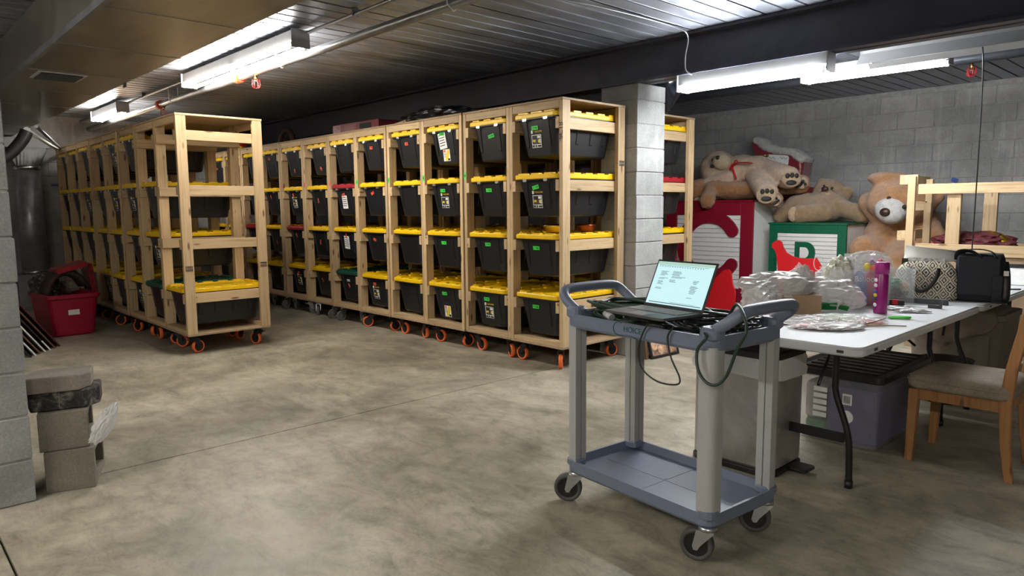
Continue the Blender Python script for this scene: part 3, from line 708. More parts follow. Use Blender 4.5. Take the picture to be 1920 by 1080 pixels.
# santa hat on back rack second tier
q = PX(1264, 318, y=1.45)
hz = RAILZ[1]+.048
t = thing('santa_hat', 'red hat with white fluffy brim on red tote lid behind the pillar', 'hat', (-.33, 1.5, hz))
put('brim', remesh(MB().ell((0, 0, .045), (.16, .15, .05)).ell((.1, -.05, .05), (.07, .07, .05)), .015, 3, .006, 40), t).data.materials.append(M['fur_white'])
put('cone', remesh(MB().ell((-.05, 0, .10), (.12, .11, .05)).ell((-.12, 0, .13), (.06, .06, .04)), .015, 3), t).data.materials.append(M['red_velvet'])
# brass bowls on the totes (seen between the tiers)
t = MB().lathe([(.05, 0), (.09, .01), (.115, .05), (.118, .07), (.11, .068), (.085, .02)], n=24).build('brass_bowl', M['brass'], None, (-.36, .30, RAILZ[2]+.055)); tag(t, 'brass bowl on the third tote lid of the rack beside the pillar', 'bowl')
t = MB().lathe([(.04, 0), (.07, .01), (.09, .05), (.092, .065), (.085, .063), (.06, .015)], n=24).build('copper_bowl', plain('copper', (.28, .07, .04), .3, metal=.9), None, (-.28, .60, RAILZ[2]+.055)); tag(t, 'copper red bowl on the third tote lid of the rack beside the pillar', 'bowl')

# ================================================================== LEFT CORNER
t = thing('round_duct', 'vertical galvanised round duct against the dim block wall', 'duct', (-8.10, -2.27, 0))
MB().cyl((0, 0, .45), (0, 0, 1.93), .16, n=28).build('pipe_run', M['spiral'], t)
MB().cyl((0, 0, 1.90), (0, 0, 1.96), .167, n=28).build('joint_band', M['chrome'], t); MB().cyl((0, 0, .45), (0, 0, .50), .167, n=28).build('joint_band', M['chrome'], t)
c = [(.16*math.cos(2*PI*k/24), .16*math.sin(2*PI*k/24), 1.95) for k in range(24)]
def sq(a, s, z):
    x, y = math.cos(a), math.sin(a); m_ = max(abs(x)/.13, abs(y)/.24); return (x/m_, y/m_, z)
MB().loft([c, [sq(2*PI*k/24, 1, 2.17) for k in range(24)], [sq(2*PI*k/24, 1, 2.34) for k in range(24)]]).build('transition', M['dull'], t)
MB().bb(-.30, .14, -.26, .26, 2.20, 2.34).build('wall_boot', M['dull'], t)
MB().bb(-.25, .25, -.25, .25, 0, .45).build('plinth_box', M['spiral'], t)
t = MB().tube(spline([PX(0, 300, x=-4.2), PX(22, 285, x=-4.2), PX(42, 262, x=-4.2), PX(50, 246, x=-4.2)], 8), .055, 10).build('flexible_hose', M['black']); tag(t, 'black flexible hose curving up to the foil duct', 'hose')
for (a, b, r_, lb, mt) in (((50, 243), (121, 287), .03, 'white slanting pipe running up to the foil duct', 'white'), ((68, 237), (122, 286), .018, 'thin galvanised slanting pipe beside the white pipe', 'pipe')):
    A = PX(*a, x=-5.2); B = PX(*b, x=-8.33); tag(MB().cyl(A, B, r_, n=10).build('slanting_pipe', M[mt]), lb, 'pipe')
A = PX(120, 292, x=-8.36); B = PX(131, 440, x=-8.36)
tag(MB().tube([A, (A+B)/2, B, Vector((B.x, B.y, .02))], .012, 8).build('wall_conduit', M['darkpipe']), 'dark thin conduit running down the block wall beside the short rack row', 'conduit')
tag(MB().box(PX(103, 347, x=-8.39), (.004, .09, .03)).build('tape_scrap', M['bluetape']), 'blue tape scrap stuck on the wall beside the round duct', 'tape')
tag(MB().box(PX(1790, 338, y=5.312), (.07, .004, .05), (0, .4, 0)).build('tape_scrap', M['bluetape']), 'blue tape scrap stuck on the wall above the pine frame', 'tape')
# red tote with decorations
rb = thing('open_tote', 'open crimson plastic tote heaped with wrapped decorations by the round duct', 'tote', (-5.14, -2.50, 0), R(4))
def rr2(w, l, r, z): return [(x, y-.395, zz) for x, y, zz in rrect(w, l, r, z)]
MB().loft([rr2(.62, .36, .05, 0), rr2(.66, .40, .05, .02), rr2(.74, .47, .05, .40), rr2(.78, .51, .05, .41), rr2(.78, .51, .05, .45), rr2(.73, .46, .04, .45), rr2(.64, .38, .04, .06)]).build('tub', M['redtote'], rb)
MB().bb(.353, .362, -.06, .045, .23, .285).build('paper_label', M['paper'], rb, rot=(0, 0, 0))
t = thing('wrapped_wreath', 'dark twig wreath in clear film with red band in the crimson tote', 'wreath', (-5.10, -2.47, .38), R(4))
arc = [(0, -.19+.17*(1-math.cos(a)), .02+.27*math.sin(a)) for a in np.linspace(.1, PI*.86, 12)]
MB().tube([(x, y*1.15, z) for x, y, z in arc], .075, 10, flat=(2.0, .6)).build('twigs', plain('twigs', srgb(58, 40, 34), .75, var=.9, scale=60, bmp=.6), t)
MB().box((0.03, .02, .34), (.30, .30, .05), (.25, 0, 0)).build('header_card', plain('card_red', srgb(150, 20, 34), .4), t)
tag(MB().box((-5.12, -2.24, .58), (.26, .05, .34), (.1, 0, 0)).build('tinsel_pack', plain('red_tinsel', srgb(120, 14, 30), .3, var=.9, scale=50)), 'red tinsel pack standing at the edge of the crimson tote', 'decoration')
tag(crumple((-5.28, -2.64, .50), (.2, .12, .13), 12, .3).build('foil_bundle', plain('dark_foil', (.05, .045, .04), .3, var=.8, scale=20)), 'dark crumpled bundle heaped in the crimson tote', 'bundle')
tag(crumple((-5.42, -2.40, .56), (.12, .14, .12), 15, .3).build('film_bundle', M['film']), 'clear film bundle at the back of the crimson tote', 'bundle')
# boards leaning by the red tote (against pillar side)
mats_ = ['maroon', 'brownframe', 'black', 'white', 'brownframe', 'paper', 'black']
labs = ['thin maroon board', 'brown edged board', 'black framed board', 'white edged board', 'brown wooden board', 'pale paper backed board', 'black narrow board']
for k in range(7):
    base = PX(102-9*k, 645+3.4*k, z=0); L_ = .66-.05*k; th = .30
    a_ = thing('leaning_board', f'{labs[k]} leaning in the row of boards beside the crimson tote', 'board', (base.x-.12, base.y, .0), R(4)); a_['group'] = 'boards leaning beside the crimson tote'
    MB().bb(-.30, .30, -.012, .0, 0, L_).build('panel', M[mats_[k]], a_, (0, 0, .004), (R(34), 0, 0))
    if k in (2, 5): MB().bb(.301, .304, -.012, .0, .0, .12).build('price_sticker', M['paper'], a_, (0, 0, .004), (R(34), 0, 0))

# loose block stack
bs = PX(87.5, 926, z=0); ang = math.atan2(PX(177, 913, z=0).y-bs.y, PX(177, 913, z=0).x-bs.x)
def cmu(name, z, mt, lab, ang, off=(0, 0), wd=.2, ln=.2, h=.19, cores=True):
    o = thing(name, lab, 'block', (bs.x+off[0], bs.y+off[1], z), ang)
    mb = MB()
    if cores:
        mb.bb(0, wd, 0, .03, 0, h); mb.bb(0, wd, ln-.03, ln, 0, h); mb.bb(0, .03, .03, ln-.03, 0, h); mb.bb(.03, wd, .03, ln-.03, 0, .03); mb.bb(.03, wd, .03, ln-.03, h-.03, h); mb.bb(.03, wd-.02, ln/2-.015, ln/2+.015, .03, h-.03)
    o2 = mb.build('web', M[mt], o, bevel=.003); return o
cmu('concrete_block', 0, 'blocktan', 'grey hollow concrete block at the foot of the loose stack', ang, (0, 0), .205, .36, .198)
cmu('concrete_block', .199, 'blocktan', 'brownish hollow concrete block second in the loose stack', ang+R(4), (-.012, -.012), .205, .36, .185)
def split(z, h, mt, lab, wd, a, off, jog):
    o = thing('split_block', lab, 'block', (bs.x+off[0], bs.y+off[1], z), a)
    poly = [(0, 0), (wd*.82, 0), (wd, .07), (wd, .22), (.02, .22), (-.02, .1)]
    me = MB().prism(poly, 0, h, lambda p: Vector((p.x, p.z, p.y))); me.build('body', M[mt], o, bevel=.006)
    MB().bb(wd*.42, wd*.425, -.002, .004, .003, h-.003).build('score_line', M['mortar'], o)
split(.386, .088, 'blockblack', 'black stained split block third in the loose stack', .285, ang+R(3), (-.055, -.03), 1)
split(.475, .075, 'blockpale', 'pale split block on top of the loose stack', .265, ang+R(2), (-.055, -.045), 1)
e1 = PX(180, 775, x=bs.x+.05); e1.y += .02
mb = MB(); pts = [e1, e1+Vector((.02, .03, -.05)), e1+Vector((.02, .06, -.11)), e1+Vector((.02, .085, -.15))]
tag(crumple((0, 0, 0), (.025, .035, .085), 22, .35, 3).build('film_scrap', M['bagwhite'], None, (bs.x+.075, bs.y+.245, .30), (R(-32), 0, 0)), 'clear plastic film scrap hanging from the loose block stack', 'plastic')
# ================================================================== UTILITY CART
CL, CW, ZB, ZT = .79, .458, .14, .804
ca = R(-5.0); cu_ = Vector((math.cos(ca), math.sin(ca), 0)); cv_ = Vector((-math.sin(ca), math.cos(ca), 0))
cN = Vector((2.524, -1.937, 0)); cC = cN-cu_*(CL/2)+cv_*(CW/2)
cart = thing('utility_cart', 'two shelf blue grey utility cart with aluminium posts on swivel casters', 'cart', cC, ca)
def rring(w, l, r, z, seg=5): return [(x, y, z) for x, y, _ in [(p[0], p[1]-.395, 0) for p in rrect(w, l, r, 0, seg=seg)]]
def tray(z, h, name, hcorner=0):
    mb = MB(); mb.loft([rring(CL-.02, CW-.02, .05, z), rring(CL, CW, .05, z+.012), rring(CL, CW, .05, z+h), rring(CL-.022, CW-.022, .042, z+h), rring(CL-.04, CW-.04, .04, z+.022)])
    return mb.build(name, M['cart'], cart)
lo = tray(ZB, .058, 'lower_shelf'); up = tray(ZT, .062, 'upper_shelf')
for y in (-.07, .07):
    pass
MB().bb(-CL/2+.06, CL/2-.06, -.012, .012, ZB+.0215, ZB+.0235).build('ridge', M['cart'], lo); MB().bb(-.004, .004, -CW/2+.04, CW/2-.04, ZB+.0215, ZB+.0235).build('ridge', M['cart'], lo)
for sx in (-1, 1):
    for sy in (-1, 1):
        # post: rounded outside, slotted inside
        cx, cy = sx*(CL/2-.038), sy*(CW/2-.038)
        poly = [(-.030, .034)]+[(.034*math.sin(a), .034*math.cos(a)) for a in np.linspace(0, PI/2, 9)]+[(.034, -.030), (.004, -.030), (.004, -.022), (-.002, -.022), (-.002, -.030), (-.030, -.030), (-.030, -.002), (-.022, -.002), (-.022, .004), (-.030, .004)]
        pts = [(cx+sx*px_, cy+sy*py_) for px_, py_ in poly]
        MB().loft([[(a, b, ZB+.04) for a, b in pts], [(a, b, ZT+.02) for a, b in pts]]).build('post', M['alu'], cart)
        MB().rbox((cx, cy, ZT+.068), (.082, .082, .05), .03).build('corner_cap', M['cart'], cart)
        MB().rbox((cx, cy, ZB+.05), (.078, .078, .035), .03).build('corner_socket', M['cart'], cart)
        mb = MB(); mb.cyl((0, 0, .126), (0, 0, ZB+.002), .034, n=18); mb.bb(-.03, .035, -.03, .03, .122, .128)
        for s in (-1, 1): mb.prism([(-.033, .126), (.036, .126), (.050, .062), (.044, .048), (.030, .048), (.020, .066)], s*.027-.002, s*.027+.002)
        mb.cyl((.038, -.031, .0635), (.038, .031, .0635), .006, n=8)
        cs = mb.build('caster', M['zinc'], cart, (cx, cy, 0), (0, 0, {(-1, -1): -2.45, (1, -1): -2.75, (1, 1): -2.6, (-1, 1): 2.4}[(sx, sy)]))
        ring([(.046, -.019), (.060, -.019), (.0635, -.012), (.0635, .012), (.060, .019), (.046, .019)]).build('tyre', M['greytrim'], cs, (.038, 0, .0635))
        h_ = MB().cyl((0, -.014, 0), (0, .014, 0), .0465, n=24); h_.cyl((0, -.02, 0), (0, .02, 0), .014, n=12); h_.build('hub', M['black'], cs, (.038, 0, .0635))
    s = sx; z0 = ZT+.075
    path = [(s*(CL/2-.035), -CW/2+.038, z0), (s*(CL/2-.005), -CW/2+.036, z0+.018), (s*(CL/2+.035), -CW/2+.038, z0+.045), (s*(CL/2+.062), -CW/2+.055, z0+.070), (s*(CL/2+.072), -CW/2+.10, z0+.082), (s*(CL/2+.074), 0, z0+.085),
            (s*(CL/2+.072), CW/2-.10, z0+.082), (s*(CL/2+.062), CW/2-.055, z0+.070), (s*(CL/2+.035), CW/2-.038, z0+.045), (s*(CL/2-.005), CW/2-.036, z0+.018), (s*(CL/2-.035), CW/2-.038, z0)]
    MB().tube(spline(path, 5), .0225, 12).build('handle', M['cart'], cart)
bl = cart
put('lettering', text_mesh('HOICE', .032, M['teal']), cart, (.005, -CW/2-.001, ZT+.036), (PI/2, 0, 0))
arc = [(-.068+.03*math.cos(a), -CW/2-.0008, ZT+.035+.028*math.sin(a)) for a in np.linspace(R(60), R(290), 14)]+[(-.048, -CW/2-.0008, ZT+.010), (-.01, -CW/2-.0008, ZT+.013), (.03, -CW/2-.0008, ZT+.004)]
MB().tube(arc, .0035, 5, flat=(1, .3)).build('logo_swash', M['teal'], cart)
def CP(u, v, z): return cC+cu_*u+cv_*v+Vector((0, 0, z))
SH = ZT+.022
# cord coils on the cart
def coil(name, cu0, cv0, rx, ry, turns, r, mt, label, seed, zmax=.07):
    rnd = random.Random(seed); key = []
    for k in range(turns):
        sc_ = rnd.uniform(.62, 1.0); ox, oy = rnd.uniform(-.035, .035), rnd.uniform(-.03, .03); tz = zmax*k/turns; ta, tm = rnd.uniform(0, 2*PI), rnd.uniform(.1, .4)*zmax
        for j in range(9):
            a = 2*PI*j/9; w1 = rnd.uniform(.88, 1.06)
            u_ = cu0+ox+rx*sc_*w1*math.cos(a); v_ = cv0+oy+ry*sc_*w1*math.sin(a)
            key.append(CP(max(-.365, min(.365, u_)), max(-.20, min(.20, v_)), SH+r+max(0, tz+tm*math.cos(a-ta)+rnd.uniform(0, .012))))
    return tag(MB().tube(spline(key, 4), r, 6).build(name, mt), label, 'cord')
coil('extension_cord', -.16, -.02, .215, .19, 14, .0062, M['dkgreen'], 'dark green extension cord coiled under the open laptop on the cart', 1, .085)
coil('extension_cord', .20, .03, .20, .18, 14, .0058, M['blackcord'], 'black extension cord coiled beside the laptop on the cart', 2, .075)
coil('tangled_cord', .05, -.02, .30, .17, 5, .0045, M['blackcord'], 'thin black power cord tangled across both coils on the cart', 5, .07)
mb = MB().cyl(CP(-.20, -.175, SH+.055), CP(-.14, -.195, SH+.045), .012, .015, n=12); tag(mb.build('cord_plug', plain('clear_plug', (.55, .55, .55), .3)), 'pale plug end of the green extension cord on the cart', 'plug')
b_ = CP(.06, -.185, SH+.022); tag(MB().rbox((0, 0, 0), (.14, .055, .032), .008).build('power_adapter', M['black'], None, b_, (0, 0, ca)), 'black laptop power adapter at the front rim of the cart', 'adapter')
def hang(name, pts, r, mt, lab): tag(MB().tube(spline(pts, 10), r, 7).build(name, mt), lab, 'cable')
yf = cart.location.y
def onface(px, py, off=.012):
    """point on the vertical plane of the cart's long front rim"""
    d = _f + _r*((px-960)/CAM_F) + _u*((540-py)/CAM_F); o0 = cN-cv_*off; t = (o0-CAM_P).dot(cv_)/d.dot(cv_); return CAM_P+d*t
hang('charger_cable', [CP(-.03, -.14, SH+.055), onface(1217, 600), onface(1205, 625), onface(1197, 655), onface(1203, 690), onface(1232, 715), onface(1268, 721), onface(1274, 708), onface(1258, 670), onface(1252, 632), onface(1262, 612), CP(.12, -.17, SH+.045)], .0035, M['blackcord'], 'thin black charger cable looping below the cart rim under the laptop')
hang('power_cable', [CP(.22, -.12, SH+.05), onface(1325, 630, .02), onface(1308, 655, .02), onface(1308, 690, .03), onface(1322, 715, .035), onface(1342, 722, .035), onface(1362, 705, .03), onface(1380, 660, .03), onface(1400, 615, .03), CP(CL/2+.02, -.13, ZT+.175), CP(.33, -.08, SH+.06)], .0058, M['dkgreen'], 'thick dark green cable looping over the cart handle and post')
# laptop
zl = SH+.098
hl, hr = PX(1209, 571, z=zl+.012), PX(1316, 587, z=zl+.012); lu = (hr-hl); lw = lu.length; lu.normalize(); lv = Vector((-lu.y, lu.x, 0)); la = math.atan2(lu.y, lu.x)
LW, LD = .305, .215
lp = thing('laptop', 'open slim grey laptop showing a spreadsheet, sitting on cords', 'laptop', (hl+hr)/2-Vector((0, 0, .012)), la)
MB().rbox((0, -LD/2, .006), (LW, LD, .010), .012).build('base', M['laptop'], lp)
kb = MB().bb(-LW/2+.02, LW/2-.02, -.115, -.02, .0108, .0116).build('keyboard_deck', M['darkgrey'], lp)
km = shared(MB().rbox((0, 0, 0), (.0165, .0165, .002), .003, seg=1), 'key', plain('key_grey', (.30, .30, .30), .5), 0)
for r_ in range(5):
    for k in range(14): put('key', km, kb, (-LW/2+.033+k*.0184, -.030-.0185*r_, .0125))
MB().bb(-.045, .045, -.20, -.135, .0108, .0114).build('touchpad', plain('touchpad', (.16, .16, .16), .3), lp)
top = PX(1243, 493, z=zl+.2); tilt = R(20)
scq = (R(-tilt*57.3), 0, 0)
sc = MB().rbox((0, 0, 0), (LW, .006, .200), .003).build('screen_lid', M['black'], lp, (0, .0, .010), (0, 0, 0))
sc.data.transform(Matrix.Translation((0, 0, .100)))
sc.rotation_euler = (-R(25), 0, 0)
scr = MB().bb(-LW/2+.009, LW/2-.009, -.0042, -.0036, .012, .192).build('display', emit('display_glow', srgb(190, 228, 232), .95), sc)
dk = emit('display_text', srgb(80, 105, 115), .5)
def dl(x0, x1, z, h=.0016): MB().bb(x0, x1, -.0048, -.0043, z, z+h).build('display_text', dk, scr)
for (x, z0, n_, wd, sd) in ((-.115, .150, 5, .045, 1), (-.118, .122, 2, .05, 2), (-.118, .108, 4, .035, 3), (-.12, .080, 2, .05, 4), (-.055, .152, 5, .05, 5), (-.055, .130, 2, .08, 6), (-.06, .116, 3, .05, 7), (.062, .120, 4, .03, 8), (.055, .098, 8, .042, 9), (.05, .050, 1, .04, 10)):
    rnd = random.Random(sd)
    for k in range(n_): dl(x+rnd.uniform(0, .006), x+wd*rnd.uniform(.6, 1), z0-k*.0042, .0015)
dl(-.135, .12, .176, .0012); dl(-.13, .135, .018, .003); dl(-.02, .10, .024, .001)
MB().bb(-LW/2+.009, LW/2-.009, -.0046, -.0042, .180, .191).build('browser_bar', emit('display_bar', srgb(175, 210, 190), .8), scr)
for k in range(18): dl(-.13+k*.013, -.126+k*.013, .170, .003)
# ================================================================== TRASH CAN
tc = thing('step_can', 'scuffed stainless step can with black lid and white liner behind the cart', 'trash can', (2.05, -.80, 0), 0)
MB().rbox((0, 0, .30), (.46, .34, .56), .06, seg=5).build('shell', M['stainless'], tc)
MB().rbox((0, 0, .015), (.47, .35, .03), .06, seg=5).build('base_rim', M['black'], tc)
MB().rbox((0, 0, .605), (.48, .36, .045), .06, seg=5).build('lid', M['black'], tc)
mb = MB(); n = 64; rings = []
for z, k, am in ((.59, 1.045, .004), (.57, 1.08, .012), (.54, 1.05, .02), (.52, 1.085, .025), (.49, 1.06, .03)):
    base = rring(.46*k, .34*k, .06, z, 15)
    rings.append([(x*(1+am*mnoise.noise((x*30, y*30, z*9))*2), y*(1+am*mnoise.noise((x*33, y*31, z*7))*2), zz+am*mnoise.noise((x*19, y*19, 3))) for x, y, zz in base])
mb.loft(rings, smooth=True, caps=False).build('bin_liner', clear('bin_liner_film', (.8, .8, .79), .85, .2), tc)
MB().rbox((.29, .02, .03), (.10, .11, .014), .02).build('pedal', M['black'], tc)
# picture frames against the pillar
f1 = thing('picture_frame', 'brown wooden picture frame with white mat leaning on the block pillar', 'picture frame', (.205, .83, 0), R(90))
for n_, (x0, x1, z0, z1) in {'stile': (0, .03, 0, .52), 'stile ': (.40, .43, 0, .52), 'rail': (.03, .40, 0, .03), 'rail ': (.03, .40, .49, .52)}.items(): MB().bb(x0, x1, -.02, .0, z0, z1).build(n_.strip(), M['brownframe'], f1, (0, 0, .0), (R(-8), 0, 0))
MB().bb(.02, .41, -.012, -.004, .02, .50).build('mat_board', M['paper'], f1, (0, 0, 0), (R(-8), 0, 0))
f2 = thing('picture_frame', 'black frame with a collage of portrait photos leaning on brown frame', 'picture frame', (.245, .86, 0), R(86))
for n_, (x0, x1, z0, z1) in {'stile': (0, .022, 0, .26), 'stile ': (.36, .382, 0, .26), 'rail': (.022, .36, 0, .022), 'rail ': (.022, .36, .238, .26)}.items(): MB().bb(x0, x1, -.016, .0, z0, z1).build(n_.strip(), M['black'], f2, (0, 0, 0), (R(-16), 0, 0))
MB().bb(.015, .37, -.010, -.004, .015, .245).build('collage', plain('collage_print', srgb(150, 120, 100), .4, var=.9, scale=22), f2, (0, 0, 0), (R(-16), 0, 0))
for x, z, r_ in ((.07, .11, .04), (.13, .15, .035), (.07, .19, .035), (.15, .07, .04), (.27, .14, .06)): MB().cyl((x, -.0115, z), (x, -.0100, z), r_, n=14).build('portrait', plain('portrait', srgb(205, 165, 135), .5, var=.5, scale=40) if x == .07 and z == .11 else bpy.data.materials['portrait'], f2, (0, 0, 0), (R(-16), 0, 0))

# ================================================================== TABLES
TZ = .72
def table(x0, x1, y0, y1, label):
    cx, cy = (x0+x1)/2, (y0+y1)/2; t = thing('folding_table', label, 'table', (cx, cy, 0))
    w_, l_ = x1-x0, y1-y0
    mb = MB(); mb.loft([rring(w_-.02, l_-.02, .05, TZ-.045), rring(w_, l_, .055, TZ-.038), rring(w_, l_, .055, TZ-.012), rring(w_-.012, l_-.012, .05, TZ-.008), rring(w_-.018, l_-.018, .05, TZ)])
    tp = mb.build('table_top', M['tabletop'], t)
    MB().box((w_/2+.001, -l_/2+.16, TZ-.024), (.003, .035, .012)).build('maker_plate', M['darkgrey'], tp); 
    MB().box((w_/2-.09, -l_/2-.0005, TZ-.024), (.03, .003, .012)).build('maker_plate', M['darkgrey'], tp)
    for s in (-1, 1): MB().cyl((s*.30, -l_/2+.08, TZ-.056), (s*.30, l_/2-.08, TZ-.056), .014, n=8).build('apron_rail', M['blacksteel'], t)
    for e in (-1, 1):
        yl = e*(l_/2-.24)
        for s in (-1, 1):
            MB().tube(spline([(s*.18, yl, TZ-.05), (s*.18, yl, .52), (s*.185, yl, .44), (s*.235, yl, .30), (s*.255, yl, .20), (s*.262, yl, .02)], 6), .0155, 10).build('leg', M['blacksteel'], t)
            MB().cyl((s*.262, yl, 0), (s*.262, yl, .035), .019, n=10).build('leg_foot', M['black'], t)
        MB().box((0, yl, .235), (.46, .014, .045)).build('leg_stretcher', M['blacksteel'], t)
        MB().cyl((-.2, yl, TZ-.06), (.2, yl, TZ-.06), .013, n=8).build('leg_pivot', M['blacksteel'], t)
        for s in (-1, 1): MB().cyl((s*.1, yl, .47), (s*.04, yl-e*.34, TZ-.06), .008, n=8).build('brace', M['blacksteel'], t)
    return t
table(1.935, 2.695, -1.04, .80, 'white folding table holding the craft supplies, handbag and clamp')
table(1.95, 2.70, .83, 2.66, 'white folding table under the clipboard papers beyond the black bag')
# ================================================================== CHAIR
ch = thing('dining_chair', 'honey oak dining chair with padded taupe seat pulled up to table', 'chair', (2.86, .0, 0), 0)
# seat faces -x (towards the table); x: front -.21 .. back .21
for s in (-1, 1):
    yl = s*.19
    MB().loft([[(-.215+a, yl+b, 0) for a, b in ((-.018, -.018), (.018, -.018), (.018, .018), (-.018, .018))], [(-.205+a, yl+b, .385) for a, b in ((-.024, -.024), (.024, -.024), (.024, .024), (-.024, .024))]]).build('front_leg', M['oak'], ch, bevel=.003)
    rings = [[(x+a, yl+b, z) for a, b in ((-.02*k, -.017), (.02*k, -.017), (.02*k, .017), (-.02*k, .017))] for x, z, k in ((.225, 0, .9), (.20, .18, 1.05), (.19, .38, 1.3), (.205, .55, 1.2), (.25, .80, 1.05), (.285, 1.0, .9))]
    MB().loft(rings).build('back_post', M['oak'], ch, bevel=.003)
    MB().bb(-.20, .19, s*.19-.011, s*.19+.011, .335, .395).build('seat_rail', M['oak'], ch)
MB().bb(-.222, -.198, -.18, .18, .335, .395).build('seat_rail', M['oak'], ch); MB().bb(.178, .20, -.18, .18, .335, .395).build('seat_rail', M['oak'], ch)
MB().loft([[(x*k, y*k2, z) for x, y, z in rring(.46, .46, .06, z)] for z, k, k2 in ((.395, .97, .97), (.41, 1.0, 1.0), (.44, 1.0, 1.0), (.46, .96, .96), (.472, .84, .84), (.478, .6, .6))], (-.012, 0, 0), smooth=True).build('seat_cushion', M['seatfabric'], ch)
MB().tube([(x-.012, y, .437) for x, y, z in rring(.464, .464, .06, 0)], .004, 6, closed=True).build('piping', M['seatfabric'], ch)
for z, h, x in ((.96, .09, .277), (.80, .045, .25), (.62, .045, .218)): MB().box((x, 0, z), (.02, .36, h), (0, .2, 0)).build('back_rail', M['oak'], ch)
for y in (-.09, 0, .09): MB().box((.247, y, .79), (.012, .035, .36), (0, .18, 0)).build('back_slat', M['oak'], ch)
# ================================================================== UNDER THE TABLE
def clearbin(name, cx, cy, rz, w_, l_, h, lab, mat, lidmat=None):
    t = thing(name, lab, 'bin', (cx, cy, 0), rz)
    MB().loft([rring(w_*.90, l_*.90, .03, 0), rring(w_*.92, l_*.92, .035, .01), rring(w_, l_, .04, h), rring(w_+.03, l_+.03, .04, h), rring(w_+.03, l_+.03, .04, h+.018), rring(w_-.008, l_-.008, .035, h+.018), rring(w_*.91, l_*.91, .03, .014)]).build('tub', mat, t)
    if lidmat:
        MB().loft([rring(w_+.05, l_+.05, .05, h+.008), rring(w_+.06, l_+.06, .05, h+.014), rring(w_+.06, l_+.06, .05, h+.045), rring(w_+.02, l_+.02, .05, h+.05), rring(w_-.02, l_-.02, .04, h+.036)]).build('lid', lidmat, t)
        n_ = int(l_/.085)
        for k in range(n_): MB().bb(-w_/2+.03, w_/2-.03, -l_/2+.06+k*.085, -l_/2+.10+k*.085, h+.034, h+.044).build('lid_ridge', lidmat, t)
    return t
t = clearbin('storage_bin', 2.275, .115, 0, .46, .74, .38, 'clear bin with black ridged lid and purple contents under the table', M['frost'], M['black'])
MB().rbox((0.065, 0, .17), (.27, .62, .30), .03).build('purple_contents', plain('purple_contents', srgb(84, 80, 132), .6, var=.3, scale=7), t); MB().rbox((-.14, -.02, .22), (.11, .58, .20), .03).build('pale_contents', plain('pale_contents', srgb(205, 192, 184), .6, var=.15), t); MB().rbox((-.13, -.12, .06), (.13, .36, .09), .03).build('green_contents', plain('green_contents', srgb(90, 150, 70), .5, var=.3), t)
for k in range(5): MB().bb(-.115, -.04, -.3745, -.371, .295-k*.036, .32-k*.036).build('paper_label', M['paper'], t)
MB().bb(.045, .095, -.376, -.372, .245, .305).build('barcode_label', M['paper'], t); MB().cyl((.065, -.364, .175), (.065, -.360, .175), .036, n=20).build('round_sticker', M['paper'], t)
for k in range(6): MB().bb(.052+k*.006, .055+k*.006, -.3765, -.3755, .255, .295).build('barcode_bar', M['ink'], t)
t = thing('waste_basket', 'small black mesh basket under the far end of the table', 'basket', (2.42, 1.20, 0)); MB().lathe([(.12, 0), (.16, .28), (.165, .29), (.155, .285), (.115, .01)], n=24).build('basket_wall', M['black'], t)
# hamper with cloth
t = thing('fabric_hamper', 'taupe fabric hamper bin with cloth draped over its rim beneath table', 'hamper', (2.33, 1.93, 0))
MB().loft([rring(.54, .50, .05, 0), rring(.60, .56, .05, .50), rring(.62, .58, .05, .51), rring(.62, .58, .05, .55), rring(.56, .52, .05, .55), rring(.5, .46, .05, .05)]).build('hamper_wall', plain('taupe_canvas', srgb(122, 110, 98), .85, bmp=.1), t)
MB().box((.08, -.285, .25), (.30, .004, .30)).build('pocket', plain('taupe_pocket', srgb(108, 98, 88), .9), t)
MB().tube([(.12+.02*math.cos(a), -.294, .42+.035*math.sin(a)) for a in np.linspace(0, 2*PI, 12)], .004, 6).build('pull_ring', M['black'], t)
mb = MB(); vs = []; nu, nv = 26, 14
for i in range(nu):
    for j in range(nv):
        u_, v_ = i/(nu-1), j/(nv-1); x = -.26+.52*u_; d_ = .34*v_*(1-.55*abs(u_-.42)*1.6)
        y = .10-.40*min(1, v_*2.2); zz = .57+.03*math.sin(u_*9)*(1-v_) if v_ < .45 else .57-(v_-.45)/.55*.26*(1-.9*abs(u_-.4))
        vs.append((x+.02*math.sin(v_*7+u_*3), y-.012*math.sin(u_*17+v_*3)-.008, zz+.01*math.sin(u_*13)))
mb.add(vs, [(i*nv+j, (i+1)*nv+j, (i+1)*nv+j+1, i*nv+j+1) for i in range(nu-1) for j in range(nv-1)], True)
o = mb.build('draped_cloth', plain('taupe_cloth', srgb(118, 106, 92), .9, bmp=.15), None, t.location); tag(o, 'taupe cloth draped over the rim of the fabric hamper', 'cloth'); so = o.modifiers.new('thick', 'SOLIDIFY'); so.thickness = .006
# ================================================================== ON THE TABLE
# cardboard box in grey bag
t = thing('bagged_carton', 'brown carton wrapped in grey plastic film on the table', 'box', (1.985, -.30, TZ), R(38))
MB().bb(0, .24, 0, .19, 0, .115).build('carton', M['cardboard'], t, (-.06, -.10, 0))
crumple((-.03, .03, .15), (.19, .13, .075), 4, .26, 2.6, .004).build('film_bag', M['baggrey'], t)
crumple((-.13, -.06, .07), (.10, .12, .09), 8, .2, 3, .003).build('film_bag', M['bagwhite'], t)
crumple((.12, .06, .185), (.045, .04, .07), 6, .3, 3).build('bag_knot', M['baggrey'], t)
t = thing('film_bag', 'clear bag with pale pink contents standing behind the grey bagged carton', 'bag', (1.955, -.02, TZ))
crumple((0, 0, .10), (.075, .07, .10), 31, .3, 2.8, .003).build('film', M['film'], t); MB().rbox((0, 0, .06), (.09, .08, .12), .03).build('pink_contents', plain('pink_contents', srgb(225, 180, 178), .6), t)
